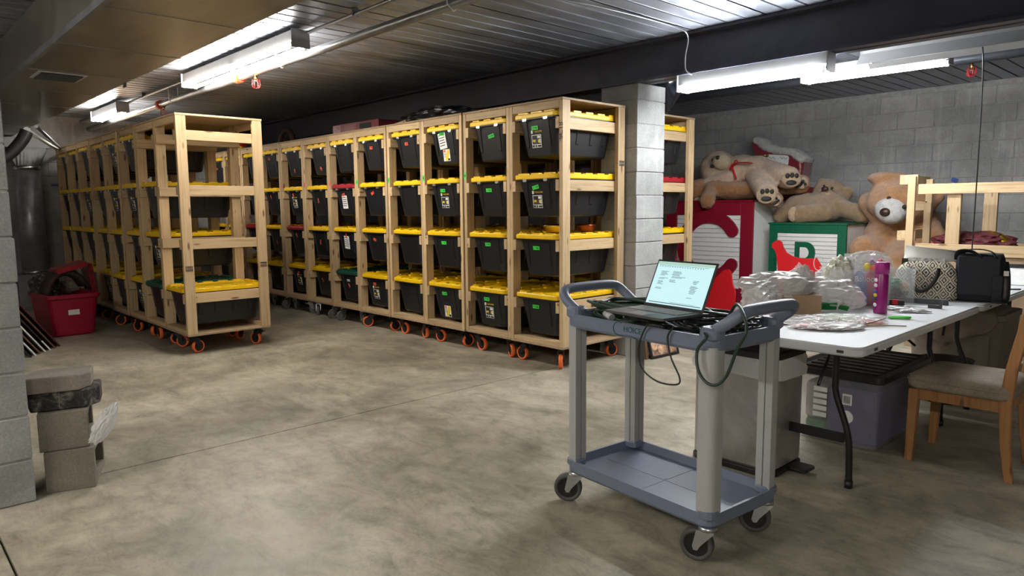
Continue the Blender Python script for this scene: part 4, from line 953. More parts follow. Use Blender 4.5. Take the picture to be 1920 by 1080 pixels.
crumple((-.01, 0, .20), (.035, .035, .05), 33, .35, 3).build('bag_top', M['film'], t)
t = thing('film_bag', 'white grocery bag with green print slumped on the table', 'bag', (2.08, .02, TZ), R(40))
crumple((0, 0, .075), (.19, .11, .10), 9, .24, 2.6, .002).build('film', M['bagwhite'], t); crumple((-.14, .06, .12), (.07, .05, .09), 19, .3, 3).build('bag_handle', M['bagwhite'], t)
mb = MB(); mb.box((-.02, -.128, .035), (.10, .012, .045), (.5, 0, 0)); mb.box((.07, -.125, .025), (.05, .012, .025), (.6, .2, 0)); mb.build('green_print', plain('green_print', srgb(20, 120, 50), .5), t)
t = thing('drink_bottle', 'small clear bottle with white cap behind the grey bag', 'bottle', (1.985, .14, TZ))
MB().lathe([(.03, 0), (.032, .01), (.032, .13), (.015, .17), (.013, .185)], n=18).build('flask', M['clear'], t); MB().cyl((0, 0, .18), (0, 0, .205), .017, n=14).build('cap', M['white'], t)
MB().tube([(0.0+.028*math.sin(a), 0, .215+.05*(1-math.cos(a))*.9) for a in np.linspace(-PI, PI, 20)], .0025, 5).build('string_loop', M['paper'], t)
# balloon bin
bb_ = PX(1567, 577, z=TZ); 
t = thing('craft_bin', 'clear plastic bin labelled Balloons full of bright bagged party supplies', 'bin', (2.115, .37, TZ), R(42))
w_, l_, h_ = .33, .24, .215
MB().loft([rring(w_, l_, .012, 0), rring(w_, l_, .012, .004), rring(w_+.01, l_+.01, .012, h_), rring(w_+.02, l_+.02, .012, h_), rring(w_+.02, l_+.02, .012, h_+.006), rring(w_+.004, l_+.004, .012, h_+.006), rring(w_-.008, l_-.008, .012, .006)]).build('tub', M['clear'], t)
put('lettering', text_mesh('Balloons', .048, M['white']), t, (.03, -l_/2-.005, .165), (PI/2, 0, 0))
def mp_(c): return plain('balloon_%d_%d_%d' % c, srgb(*c), .45, var=.08)
MB().ell((.085, -.07, .10), (.075, .035, .12)).build('pink_balloons', mp_((222, 105, 130)), t); MB().ell((.01, -.075, .10), (.04, .03, .115), (0, -.15, 0)).build('blue_balloons', mp_((110, 140, 200)), t)
MB().ell((-.02, -.06, .07), (.03, .03, .075), (0, -.2, 0)).build('peach_balloons', mp_((240, 180, 130)), t); MB().ell((.12, -.03, .18), (.06, .05, .09)).build('slate_balloons', mp_((110, 130, 170)), t)
MB().ell((.04, -.08, .235), (.022, .02, .026)).build('yellow_balloon', mp_((235, 210, 100)), t); MB().ell((.075, -.085, .225), (.035, .02, .022)).build('coral_balloon', mp_((240, 120, 110)), t)
MB().ell((.075, -.05, .262), (.02, .02, .02)).build('lilac_balloon', mp_((170, 140, 190)), t); MB().ell((.115, -.07, .262), (.02, .02, .022)).build('pink_balloon', mp_((235, 130, 160)), t)
MB().ell((.025, .04, .10), (.13, .06, .10)).build('mixed_balloons', mp_((190, 175, 180)), t)
crumple((-.095, 0, .16), (.075, .09, .125), 41, .2, 3, .006).build('pale_bundle', plain('pale_bundle', srgb(190, 188, 170), .5, var=.25), t)
crumple((-.06, .02, .26), (.035, .03, .02), 45, .3, 3).build('dry_flower', plain('dry_flower', srgb(110, 100, 70), .8, var=.5, scale=50), t)
t2 = crumple((0, 0, 0), (.13, .07, .075), 51, .2, 2.5).build('clear_packet', M['film'], t, (.075, .0, .245))
MB().box((.06, -.035, .27), (.08, .002, .03), (.1, 0, 0)).build('barcode_label', M['paper'], t)
MB().bb(-.06, .17, .02, .026, .02, .31).build('flat_packet', M['film'], t)
# yellow and grey packet left of the bin
t = thing('tall_packet', 'clear packet with yellow stripe leaning by the Balloons bin', 'packet', (1.955, .31, TZ), R(42)); MB().bb(-.045, .045, -.02, .02, 0, .20).build('pouch', M['film'], t, bevel=.008); MB().bb(-.04, -.02, -.021, -.02, .03, .17).build('yellow_stripe', M['labelyellow'], t); MB().bb(-.015, .04, -.0215, -.02, .03, .18).build('print', plain('grey_print', (.35, .35, .38), .5, var=.6, scale=60), t)
# purple canister
t = thing('bubble_tube', 'tall magenta canister with party print standing at the table edge', 'canister', (2.375, .07, TZ))
pm = clear('magenta_plastic', srgb(150, 20, 115), .93, .25)
MB().lathe([(.034, 0), (.036, .006), (.036, .215), (.033, .222), (.033, .23)], n=24).build('tube_body', pm, t); MB().lathe([(.038, .225), (.038, .285), (.034, .29)], n=24).build('cap', plain('magenta_cap', srgb(165, 30, 130), .35), t)
for k, (z, c) in enumerate(((.05, 'paper'), (.085, 'teal'), (.105, 'labelyellow'), (.125, 'bluetape'), (.16, 'paper'), (.19, 'paper'))): MB().ell((-.018, -.0325, z), (.013, .004, .011), (0, 0, -.5)).build('print_spot', M[c], t)
# second clear box
t = thing('craft_bin', 'clear acrylic box of green and dark trimmings behind the magenta canister', 'bin', (2.225, .64, TZ), R(42))
w_, l_, h_ = .22, .22, .20
MB().loft([rring(w_, l_, .008, 0), rring(w_, l_, .008, h_), rring(w_+.012, l_+.012, .008, h_+.004), rring(w_+.012, l_+.012, .008, h_+.014), rring(w_-.004, l_-.004, .008, h_+.014), rring(w_-.008, l_-.008, .008, .006)]).build('tub', M['clear'], t)
crumple((0, 0, .055), (.09, .09, .05), 61, .25, 4).build('dark_trimmings', plain('dark_trim', srgb(60, 62, 78), .7, var=.4), t); crumple((0, -.01, .11), (.07, .07, .035), 63, .35, 4).build('green_trimmings', plain('green_trim', srgb(70, 120, 90), .7, var=.4), t); crumple((.06, -.05, .10), (.03, .03, .03), 65, .35, 4).build('pale_trimmings', plain('pale_trim', srgb(200, 175, 140), .7, var=.3), t)
# flat packets
rnd = random.Random(5)
pk = [((2.16, -.62), (.13, .07), 'clear packet of pale trimmings at the near table end', 'film', srgb(200, 195, 185)), ((2.33, -.66), (.12, .09), 'clear packet with red ribbons at the near table corner', 'film', srgb(190, 90, 90)), ((2.42, -.62), (.12, .07), 'crumpled white packet at the near table corner', 'bagwhite', srgb(215, 210, 205)),
      ((2.28, -.36), (.19, .08), 'iridescent green packet lying across other packets', 'film', srgb(175, 190, 150)), ((2.47, -.36), (.08, .07), 'small packet of coral beads beside the scissors', 'film', srgb(205, 90, 85)), ((2.42, -.48), (.09, .05), 'small packet of tan beads beside coral beads', 'film', srgb(170, 140, 100)), ((2.20, -.48), (.10, .07), 'clear packet of red and white bows', 'film', srgb(210, 150, 150))]
for k, ((x, y), (a, b), lab, mt, cc) in enumerate(pk):
    t = thing('flat_packet', lab+' on the table', 'packet', (x, y, TZ), R(35)+rnd.uniform(-.5, .5)); crumple((0, 0, .014), (a, b, .016), 70+k, .25, 3.5, .001).build('pouch', M[mt], t); crumple((0, 0, .010), (a*.75, b*.7, .008), 90+k, .3, 5, .001).build('contents', plain('packet_fill_%d' % k, cc, .6, var=.6, scale=45), t)
hang('bent_wire', [(2.38, -.50, TZ+.04), (2.43, -.62, TZ+.008), (2.50, -.52, TZ+.02), (2.545, -.38, TZ+.035), (2.53, -.30, TZ+.03)], .0025, M['brownframe'], 'thin bent brown wire on the packets'); bpy.data.objects['bent_wire']['category'] = 'wire'
tag(MB().cyl((2.46, -.50, TZ+.012), (2.64, -.33, TZ+.006), .003, n=6).build('wooden_skewer', M['wood_x']), 'thin wooden skewer lying at the table edge', 'skewer')
# scissors
t = thing('scissors', 'scissors with bright green handle lying on the table', 'scissors', (2.50, -.10, TZ), R(38))
MB().tube(spline([(-.01, .012, .008), (.03, .022, .010), (.075, .018, .010), (.085, 0, .010), (.06, -.012, .010), (.0, -.006, .008)], 6, True), .009, 8, closed=True, flat=(1, .7)).build('handle', M['greenscissors'], t)
MB().prism([(-.095, .003), (0, -.004), (0, .008), (-.09, .008)], .003, .006, lambda p: Vector((p.x, p.z, p.y))).build('blade', M['chrome'], t)
# grey bar, clamp, foil packs
tag(MB().bb(-.16, .16, -.02, .02, 0, .032).build('grey_bar', M['darkgrey'], None, (2.39, .66, TZ), (0, 0, R(8)), bevel=.002), 'dark grey flat bar lying in front of the patterned handbag', 'bar')
t = thing('bar_clamp', 'bar clamp with black and red grip lying on the table', 'clamp', (2.41, .47, TZ), R(5))
MB().rbox((-.10, 0, .018), (.13, .032, .03), .01).build('grip', M['black'], t); MB().rbox((-.085, 0, .02), (.04, .034, .031), .008).build('red_collar', M['brightred'], t); MB().bb(-.04, .13, -.006, .006, .012, .02).build('bar', M['chrome'], t)
MB().prism([(.09, .0), (.16, .0), (.165, .05), (.15, .055), (.148, .02), (.09, .02)], -.01, .01, None).build('jaw', M['darkgrey'], t)
for k, (x, y) in enumerate(((2.45, .26), (2.50, .20), (2.38, .30))): 
    t = crumple((0, 0, .008), (.09, .022, .010), 110+k, .2, 4, .001).build('foil_pack', plain('foil_pack', (.6, .6, .6), .25, metal=.7) if k == 0 else bpy.data.materials['foil_pack'], None, (x, y, TZ), (0, 0, R(25+9*k))); tag(t, ['long silver foil pack lying beside the bar clamp', 'silver foil pack nearest the scissors handle', 'silver foil pack between clamp and canister'][k], 'packet')
# handbag
m, N, L, P = nt('ikat_print'); v = coords(N, L, 'Object', (1, 1, 1))
sx_ = N.new('ShaderNodeSeparateXYZ'); L.new(v, sx_.inputs[0])
def mth(op, a_, b_=None):
    n0 = N.new('ShaderNodeMath'); n0.operation = op
    for i_, q_ in enumerate((a_, b_)):
        if q_ is None: continue
        if hasattr(q_, 'links'): L.new(q_, n0.inputs[i_])
        else: n0.inputs[i_].default_value = q_
    return n0.outputs[0]
nz = noise(N, L, v, 40, 3, .6, 2.0)
dd = mth('ADD', mth('PINGPONG', sx_.outputs['X'], .034), mth('MULTIPLY', mth('PINGPONG', sx_.outputs['Z'], .044), .8))
dd = mth('ADD', mth('MULTIPLY', dd, 14.0), mth('MULTIPLY', mth('SUBTRACT', nz.outputs['Fac'], .5), .28))
cr = ramp(N, [(.0, (.02, .02, .03)), (.12, srgb(212, 202, 178)), (.24, (.03, .03, .045)), (.36, srgb(212, 202, 178)), (.52, (.03, .03, .045)), (.60, srgb(212, 202, 178)), (.74, (.03, .03, .045)), (.84, srgb(212, 202, 178))]); cr.color_ramp.interpolation = 'CONSTANT'
L.new(dd, cr.inputs['Fac']); L.new(cr.outputs['Color'], P.inputs['Base Color']); P.inputs['Roughness'].default_value = .8; M['ikat'] = m
t = thing('handbag', 'cream and black ikat print handbag with black handles on the table', 'bag', (2.345, .93, TZ), R(16))
bmsh = MB().loft([rring(.36*a, .17*b, .05, z) for z, a, b in ((0, .92, .9), (.015, 1, 1), (.12, 1.0, 1.0), (.19, .92, .86), (.235, .72, .55), (.245, .5, .35))], smooth=True)
bmsh.build('bag_body', M['ikat'], t)
MB().tube(spline([(-.09, -.07, .205), (-.095, -.092, .17), (-.07, -.10, .09), (-.03, -.10, .055), (.02, -.10, .08), (.06, -.095, .15), (.07, -.075, .205)], 6), .009, 8, flat=(1.4, .7)).build('handle', M['black'], t)
MB().tube(spline([(-.09, .06, .21), (-.05, .10, .13), (.03, .10, .12), (.07, .06, .21)], 6), .009, 8, flat=(1.4, .7)).build('handle', M['black'], t)
MB().tube([(.125, -.05, .02), (.135, -.03, .12), (.11, -.02, .20)], .004, 6).build('piping', M['black'], t)
t = thing('paper_sheet', 'curled white printed paper tucked into the patterned handbag', 'paper', (2.33, .98, TZ+.21), R(16))
mb = MB(); vs = []; nu = 20
for i in range(nu):
    a = -1.9+3.4*i/(nu-1)
    for x in (-.14, .16): vs.append((x+.02*i/nu, -.05+.05*math.cos(a)*(1.25 if x < 0 else .7), .07+.055*math.sin(a)*(1.2 if x < 0 else .6)))
mb.add(vs, [(2*i, 2*i+1, 2*i+3, 2*i+2) for i in range(nu-1)], True); o = mb.build('curled_page', M['paper'], t); o.modifiers.new('thick', 'SOLIDIFY').thickness = .002
MB().bb(-.11, .10, -.075, -.072, -.01, .055).build('printed_flap', plain('printed_flap', (.62, .62, .60), .6, var=.7, scale=60), t); MB().bb(-.14, -.105, -.076, -.072, .0, .05).build('flap_picture', M['ink'], t)
# black bag
bm_ = plain('black_nylon', (.006, .008, .016), .65, bmp=.1)
t = thing('shoulder_bag', 'black nylon shoulder bag with flap beside the patterned handbag', 'bag', (2.615, 1.05, TZ), R(16))
MB().loft([rring(.26*a, .20*b, .045, z) for z, a, b in ((0, .95, .95), (.015, 1, 1), (.2, 1.0, .98), (.27, .98, .9), (.30, .9, .7))], smooth=True).build('bag_body', bm_, t)
MB().rbox((-.01, -.103, .165), (.22, .014, .24), .006).build('front_flap', bm_, t); MB().rbox((.09, -.112, .09), (.06, .02, .16), .01).build('side_pocket', bm_, t)
MB().tube(spline([(-.12, 0, .24), (-.115, -.06, .31), (-.05, -.09, .315), (.0, -.12, .28)], 6), .014, 8, flat=(1.5, .3)).build('strap', M['black'], t); MB().tube(spline([(-.12, 0, .28), (-.06, -.05, .325), (.04, -.08, .32), (.08, -.12, .28)], 6), .014, 8, flat=(1.5, .3)).build('strap', M['black'], t)
MB().tube(spline([(.125, -.02, .25), (.135, -.08, .16), (.135, -.10, .03), (.11, -.12, .016), (.07, -.115, .02)], 6), .016, 8, flat=(1.4, .4)).build('strap', M['black'], t); MB().bb(.118, .145, -.10, -.09, .17, .20).build('buckle', M['zinc'], t)
# far table things
t = thing('clipboard', 'white paper pad with black clip edge standing on far table', 'clipboard', (2.42, 2.15, TZ), R(12)); MB().bb(-.22, .25, -.012, 0, 0, .16).build('paper_pad', M['paper'], t, (0, 0, 0), (R(-35), 0, 0)); MB().bb(-.22, .25, -.018, .002, .145, .175).build('clip_edge', M['black'], t, (0, 0, 0), (R(-35), 0, 0))
tag(crumple((2.52, 1.42, TZ+.045), (.05, .05, .05), 131, .35, 3).build('paper_wad', plain('kraft_wad', srgb(170, 140, 118), .8)), 'crumpled tan paper wad beside the black shoulder bag', 'paper')
tag(MB().cyl((2.55, 1.75, TZ+.006), (2.68, 1.86, TZ+.006), .005, n=8).build('pen', M['navy']), 'dark pen lying on the far table', 'pen')
# ================================================================== LETTER BLOCKS AND BEARS
def letter_block(name, x0, x1, yf, top, depth, brd, mt, lab, slat):
    t = thing(name, lab, 'letter block', ((x0+x1)/2, yf, 0)); w_ = x1-x0; h = w_/2
    MB().bb(-h+.01, h-.01, .03, depth, .0, top-.02).build('carcass', M['white'], t)
    MB().bb(-h-.01, h+.01, -.012, depth+.01, top-.02, top).build('top_board', M[mt], t)
    z0 = max(.05, top-w_-.02); zt = top-.02
    for (a, b, c, d) in ((-h, -h+brd, z0, zt), (h-brd, h, z0, zt), (-h+brd, h-brd, zt-brd, zt), (-h+brd, h-brd, z0, z0+brd)): MB().bb(a, b, 0, .03, c, d).build('border_board', M[mt], t, bevel=.003)
    n = int(round((zt-z0-2*brd)/slat)); s_ = (zt-z0-2*brd)/n
    sm_ = shared(MB().bb(-h+brd, h-brd, .012, .03, .0025, s_-.0025), 'slat', M['bead'], .003)
    for k in range(n): put('slat', sm_, t, (0, 0, z0+brd+k*s_))
    return t, w_, z0, zt
YC, YP = 3.85, 4.0
c0, c1 = PX(1250, 378, y=YC).x, PX(1413, 373, y=YC).x; CT = 1.395
tC, wC, zc0, zc1 = letter_block('letter_block', c0, c1, YC, CT, 1.22, .165, 'crimson', 'giant crimson framed toy block with letter C and plush bears on top', .058)
cc = PX(1329, 463, y=YC); mC = wC/163.0
def arcpoly(ro, ri, a0, a1, n=28):
    o = [(ro*math.cos(a), ro*math.sin(a)) for a in np.linspace(a0, a1, n)]; i = [(ri*math.cos(a), ri*math.sin(a)) for a in np.linspace(a1, a0, n)]
    rc = (ro-ri)/2; rm = (ro+ri)/2
    e1 = [(rm*math.cos(a1)+rc*math.cos(a1+b), rm*math.sin(a1)+rc*math.sin(a1+b)) for b in np.linspace(0, PI, 8)[1:-1]]
    e0 = [(rm*math.cos(a0)+rc*math.cos(a0+PI+b), rm*math.sin(a0)+rc*math.sin(a0+PI+b)) for b in np.linspace(0, PI, 8)[1:-1]]
    return o+e1+i+e0
MB().prism([(cc.x-tC.location.x+x, cc.z+z) for x, z in arcpoly(61*mC, 40*mC, R(33), R(327))], -.012, .014).build('letter_c', M['crimson'], tC)
p0, p1 = PX(1443, 416, y=YP).x, PX(1588, 419, y=YP).x; PT = 1.12
tP, wP, zp0, zp1 = letter_block('letter_block', p0, p1, YP, PT, 1.0, .10, 'emerald', 'giant green framed toy block with letter P and a tan bear on top', .046)
pl = PX(1491, 453, y=YP); px0 = pl.x-tP.location.x; mP = wP/145.0; zt_ = pl.z
poly = [(px0, zt_), (px0+22*mP, zt_)]+[(px0+20*mP+18*mP*math.sin(a), zt_-20*mP+20*mP*math.cos(a)) for a in np.linspace(.2, PI-.2, 12)]+[(px0+20*mP, zt_-40*mP), (px0+10*mP, zt_-40*mP), (px0+10*mP, zt_-82*mP), (px0, zt_-82*mP)]
MB().prism(poly, -.010, .014).build('letter_p', M['emerald'], tP)
ins = [(px0+10*mP, zt_-10*mP), (px0+20*mP, zt_-10*mP)]+[(px0+19*mP+8*mP*math.sin(a), zt_-20*mP+10*mP*math.cos(a)) for a in np.linspace(.2, PI-.2, 8)]+[(px0+10*mP, zt_-30*mP)]
MB().prism(ins, -.0115, -.009).build('letter_counter', M['bead'], tP)
# red sleigh cut-outs standing on the floor in front of the blocks
def cutout(pts, y, lab, th=.025):
    P_ = [PX(a, b, y=y) for a, b in pts]; t = thing('sleigh_panel', lab, 'decoration', (P_[0].x, y, 0))
    MB().prism([(p.x-P_[0].x, max(0, p.z)) for p in P_], 0, th).build('panel', M['brightred'], t); return t
low = 760
sl = [(1452, 453), (1459, 450), (1465, 454), (1468, 464), (1474, 474), (1484, 480), (1497, 484), (1512, 485), (1530, 484), (1540, 500), (1535, 600), (1530, low), (1470, low), (1466, 600), (1458, 500), (1455, 475), (1452, 468), (1447, 464), (1447, 457)]
cutout(sl, 3.55, 'bright red sleigh shaped panel standing before the green letter block')
sl2 = [(1258, 486), (1264, 484), (1269, 489), (1270, 498), (1276, 512), (1290, 524), (1310, 530), (1335, 528), (1348, 515), (1356, 507), (1365, 505), (1370, 510), (1372, 530), (1378, 548), (1374, 600), (1370, low), (1265, low), (1262, 600), (1258, 520), (1254, 498), (1252, 490)]
cutout(sl2, 3.3, 'red sleigh shaped panel standing before the crimson letter block')

def WB(px, py, y): return PX(px, py, y=y)
PXM = 1/142.0
def plush(name, lab, fur_, parts, details, vox=.022, amp=.007):
    base = sum((Vector(p[0]) for p in parts), Vector())/len(parts); mn = min(Vector(p[0]).z-p[1][2] for p in parts)
    loc = Vector((base.x, base.y, mn)); t = thing(name, lab, 'plush bear', loc)
    mb = MB()
    for p in parts: mb.ell(Vector(p[0])-loc, p[1], p[2] if len(p) > 2 else None, 18, 12)
    me = remesh(mb, vox, 4, amp, 38); me.materials.clear(); me.materials.append(fur_); put('body', me, t)
    for (nm, c, r_, rot, mt) in details: MB().ell(Vector(c)-loc, r_, rot, 14, 9).build(nm, mt, t)
    return t, loc
def limb(a, b, r0, r1, n=6):
    a, b = Vector(a), Vector(b); return [(a.lerp(b, k/(n-1)), (r0+(r1-r0)*k/(n-1),)*3) for k in range(n)]
def toward(p, d):  # shift a point towards the camera by d metres
    p = Vector(p); return p+(CAM_P-p).normalized()*d
def sph(r): return (r, r, r)
CY = R(47-90)
def face(c, r, rot=0): return (c, r, (0, 0, -R(43)+rot))
u = PXM
# cream bear lying on its back on the C block
Z0 = CT
h = WB(1346, 318, 4.45); b0 = WB(1392, 322, 4.5)
parts = [(h, (.24, .25, .25)), (b0, (.28, .27, .22)), (WB(1418, 324, 4.5), (.24, .25, .22)), (WB(1370, 322, 4.5), (.20, .22, .20)), (toward(WB(1352, 303, 4.4), .16), (.12, .12, .11)), (WB(1324, 342, 4.4), (.09, .08, .09)), (WB(1317, 352, 4.25), (.06, .05, .07))]
parts += limb(WB(1370, 333, 4.25), WB(1330, 347, 4.18), .10, .105)+limb(WB(1418, 335, 4.3), WB(1438, 362, 3.98), .13, .135)+limb(WB(1440, 322, 4.45), WB(1478, 333, 4.2), .15, .14)
f1c, f2c = WB(1437, 366, 3.86), WB(1484, 336, 4.10)
det = []
mz = toward(WB(1353, 302, 4.4), .26)
det += [('muzzle', toward(WB(1353, 303, 4.4), .20), (.12, .11, .105), None, fur('pale_muzzle', srgb(226, 205, 165))), ('nose', toward(WB(1347, 297, 4.4), .30), (.03, .024, .042), (0, -.5, R(43)), M['ink']), ('eye', toward(WB(1335, 312, 4.4), .26), sph(.022), None, M['ink']), ('eye', toward(WB(1337, 300, 4.4), .24), sph(.022), None, M['ink'])]
for c, s_ in ((f1c, 1), (f2c, .95)):
    k = toward(c, .045); det.append(('paw_pad', k, (.125*s_, .035, .10*s_), (0, 0, R(43)), M['fur_pad']))
    for dx, dz, ra, rb in ((-7, 6, .026, .032), (1, 7, .026, .032), (9, 6, .026, .030), (0, -6, .062, .030)):
        q = c+_r*(dx*u*s_)+Vector((0, 0, dz*u*s_)); det.append(('paw_print', toward(q, .08), (ra, .012, rb), (0, 0, R(43)), M['ink']))
t, loc = plush('plush_bear', 'cream plush bear with red ribbon lying on the crimson letter block', M['fur_cream'], parts, det, amp=.010)
rb = [toward(WB(a, b, 4.4), .24) for a, b in ((1410, 306), (1395, 305), (1380, 306), (1372, 310), (1375, 320), (1380, 336))]
MB().tube([p-loc for p in spline(rb, 6)], .022, 8, flat=(1, .35)).build('ribbon', M['ribbon'], t)
MB().tube([p-loc for p in spline([toward(WB(a, b, 4.4), .25) for a, b in ((1376, 308), (1380, 300), (1383, 304), (1378, 309), (1370, 313), (1369, 318), (1377, 309))], 5)], .014, 6, flat=(1, .4)).build('ribbon_bow', M['ribbon'], t)
# brown bear underneath
parts = [(WB(1372, 357, 4.3), (.32, .26, .13)), (WB(1405, 357, 4.35), (.26, .24, .12)), (WB(1312, 358, 4.15), (.17, .17, .16)), (WB(1345, 355, 4.2), (.22, .2, .13))]+limb(WB(1330, 362, 4.0), WB(1326, 377, 3.80), .09, .10)+limb(WB(1440, 352, 4.5), WB(1500, 345, 4.4), .11, .12)+limb(WB(1430, 362, 4.3), WB(1452, 374, 4.02), .10, .10)
det = [('paw_pad', toward(WB(1504, 343, 4.38), .10), (.075, .03, .075), (0, .6, R(43)), M['fur_pad']), ('paw_pad', toward(WB(1455, 376, 3.98), .07), (.06, .03, .07), (0, .4, R(43)), M['fur_pad']), ('ear', WB(1308, 376, 3.98), (.05, .05, .04), None, M['fur_pad'])]
for (x, y_, a, b) in ((1499, 347, .05, .022), (1506, 340, .018, .022), (1510, 345, .015, .02)): det.append(('paw_print', toward(WB(x, y_, 4.36), .135), (a, .01, b), (0, -.7, R(43)), M['ink']))
for (x, y_, a, b) in ((1453, 380, .04, .018), (1456, 372, .015, .018), (1460, 376, .013, .016)): det.append(('paw_print', toward(WB(x, y_, 3.96), .105), (a, .01, b), (0, -.5, R(43)), M['ink']))
plush('plush_bear', 'shaggy brown plush bear squashed beneath the cream bear', M['fur_brown'], parts, det, amp=.016)
# tan bear on the P block
parts = [(WB(1535, 392, 4.55), (.32, .25, .19)), (WB(1510, 390, 4.55), (.27, .25, .19)), (WB(1560, 388, 4.6), (.2, .2, .17)), (WB(1555, 363, 4.75), (.20, .19, .185)), (toward(WB(1551, 368, 4.7), .15), (.11, .10, .09)), (WB(1589, 362, 4.72), (.07, .05, .085)), (WB(1541, 341, 4.74), (.065, .05, .05))]
parts += limb(WB(1500, 388, 4.5), WB(1466, 403, 4.35), .13, .11)+limb(WB(1545, 398, 4.4), WB(1497, 402, 4.18), .12, .115)+limb(WB(1570, 388, 4.55), WB(1618, 402, 4.5), .10, .11)
det = [('muzzle', toward(WB(1551, 370, 4.7), .17), (.10, .09, .075), None, M['fur_pad']), ('nose', toward(WB(1547, 354, 4.7), .255), (.045, .03, .03), None, plain('brown_nose', (.05, .025, .018), .4)), ('eye', toward(WB(1545, 348.5, 4.7), .215), sph(.014), None, M['ink']), ('eye', toward(WB(1560, 352.5, 4.7), .225), sph(.016), None, M['ink']), ('paw_sole', toward(WB(1487, 402, 4.16), .07), (.06, .04, .09), (0, 0, R(43)), M['fur_pad'])]
plush('plush_bear', 'tan plush bear lying on the green letter block', M['fur_tan'], parts, det, amp=.008)
# big bear sitting beside
Yb = 4.35
BH_ = .62
tag(MB().rbox((PX(1690, 480, y=Yb).x+.13, Yb+.13, BH_/2), (.86, 1.1, BH_), .05).build('navy_trunk', M['navy']), 'dark navy trunk that the biggest bear sits on', 'trunk')
bx = WB(1690, 445, Yb+.1)
parts = [(WB(1692, 450, Yb+.25), (.42, .36, .36)), (WB(1695, 425, Yb+.3), (.38, .33, .30)), (WB(1690, 377, Yb), (.36, .33, .26)), (WB(1697, 363, Yb), (.31, .29, .17)), (WB(1672, 360, Yb), (.21, .22, .15)), (WB(1715, 360, Yb+.05), (.21, .22, .14)), (WB(1663, 334, Yb-.05), (.21, .14, .075)), (WB(1705, 338, Yb+.1), (.20, .16, .05)), (WB(1756, 369, Yb+.05), (.08, .06, .09)), (toward(WB(1672, 393, Yb), .22), (.17, .15, .13))]
parts += limb(WB(1655, 408, Yb+.1), WB(1630, 380, Yb+.02), .13, .12)+limb(WB(1730, 420, Yb+.2), WB(1752, 450, Yb+.1), .15, .14)+limb(WB(1650, 462, Yb+.1), WB(1622, 470, Yb-.25), .18, .17)+limb(WB(1695, 470, Yb+.05), WB(1685, 500, Yb-.35), .19, .18)
for p in parts: pass
det = [('muzzle', toward(WB(1670, 394, Yb), .27), (.20, .15, .145), (0, .3, -R(43)), M['fur_white']), ('nose', toward(WB(1660, 398, Yb), .43), (.06, .04, .048), None, plain('nose_brown', (.035, .014, .010), .4)), ('eye', toward(WB(1667, 372, Yb), .335), sph(.024), None, M['ink']), ('eye', toward(WB(1696, 388, Yb), .37), sph(.024), None, M['ink'])]
plush('plush_bear', 'giant honey brown plush bear with white muzzle sitting on navy trunk', M['fur_big'], parts, det, .024, .010)
# santa sack behind
Ys = 4.95
pts = [(1407, 268), (1420, 268), (1450, 290), (1480, 290), (1508, 303), (1502, 330), (1490, 350), (1484, 362), (1445, 362), (1432, 340), (1418, 296)]
P_ = [WB(a, b, Ys) for a, b in pts]; zmin = CT
t = thing('santa_sack', 'red velvet santa mail sack with white fur trim leaning on block wall', 'sack', (P_[0].x, Ys, CT))
MB().prism([(p.x-P_[0].x, max(.0, p.z-CT)) for p in P_]+[], 0, .24).build('sack_body', M['red_velvet'], t, bevel=.012)
MB().bb(.3, .95, .02, .24, 0, .16).build('sack_base', M['red_velvet'], t)
tr = [WB(a, b, Ys)-Vector((P_[0].x, Ys, CT)) for a, b in ((1413, 267), (1420, 264), (1432, 275), (1450, 281), (1468, 283), (1482, 285), (1496, 295), (1508, 302))]
put('fur_trim', remesh(MB().tube([p+Vector((0, .03, 0)) for p in spline(tr, 5)], .055, 10).tube([p+Vector((0, .13, 0)) for p in spline(tr, 5)], .055, 10).tube([p+Vector((0, .22, 0)) for p in spline(tr, 5)], .055, 10), .02, 3, .010, 30), t).data.materials.append(M['fur_white'])
q = WB(1455, 301, Ys)-Vector((P_[0].x, Ys, CT)); pn = MB().rbox((0, 0, 0), (.36, .15, .012), .04).build('name_patch', M['paper'], t, (q.x, -.010, q.z), (PI/2, .1, 0))
for k, (x0, z0_) in enumerate(((-.10, .03), (.06, .035), (-.02, -.03))): MB().tube(spline([(x0+i*.016, z0_+.014*math.sin(i*2.1+k), .0075) for i in range(7)], 3), .0022, 4).build('script_mark', M['ink'], pn)
for dx in range(4): MB().ell((q.x-.22+.035*dx, -.02, q.z+.05+.02*(dx % 2)), .022).build('bell', M['brass'], t)
MB().tube([WB(a, b, Ys)-Vector((P_[0].x, Ys+.02, CT)) for a, b in ((1501, 304), (1502, 318), (1499, 335), (1497, 345))], .014, 7).build('twisted_cord', plain('candy_cord', srgb(190, 140, 130), .6, var=.9, scale=50), t)
# ================================================================== PINE FRAME ON ITS SIDE
Yf = 3.0
bxc = PX(1800, 470, y=Yf+.4).x
def lum(name, a, b, w_, d_, t, mt):
    a, b = Vector(a), Vector(b); c = (a+b)/2; L_ = (b-a).length; dv = (b-a).normalized()
    ax = max(range(3), key=lambda i: abs(dv[i])); dim = [0, 0, 0]; dim[ax] = L_
    o_ = [i for i in range(3) if i != ax]; dim[o_[0]], dim[o_[1]] = w_, d_
    return MB().box((0, 0, 0), dim).build(name, mt, t, c, bevel=.002)
def fz(py, px=1800, y=Yf): return PX(px, py, y=y).z
zt0, zb0 = fz(353), fz(468)
xl = PX(1722, 350, y=Yf).x
base_z = zb0-.055
tag(MB().bb(0, 1.9, 0, .62, 0, base_z).build('packing_crate', M['cardboard'], None, (xl-.05, Yf+.02, 0)), 'large plain carton that the pine frame rests on', 'box')
fr = thing('pine_frame', 'unfinished pine rack frame lying on its side before the wall', 'frame', (xl, Yf, base_z))
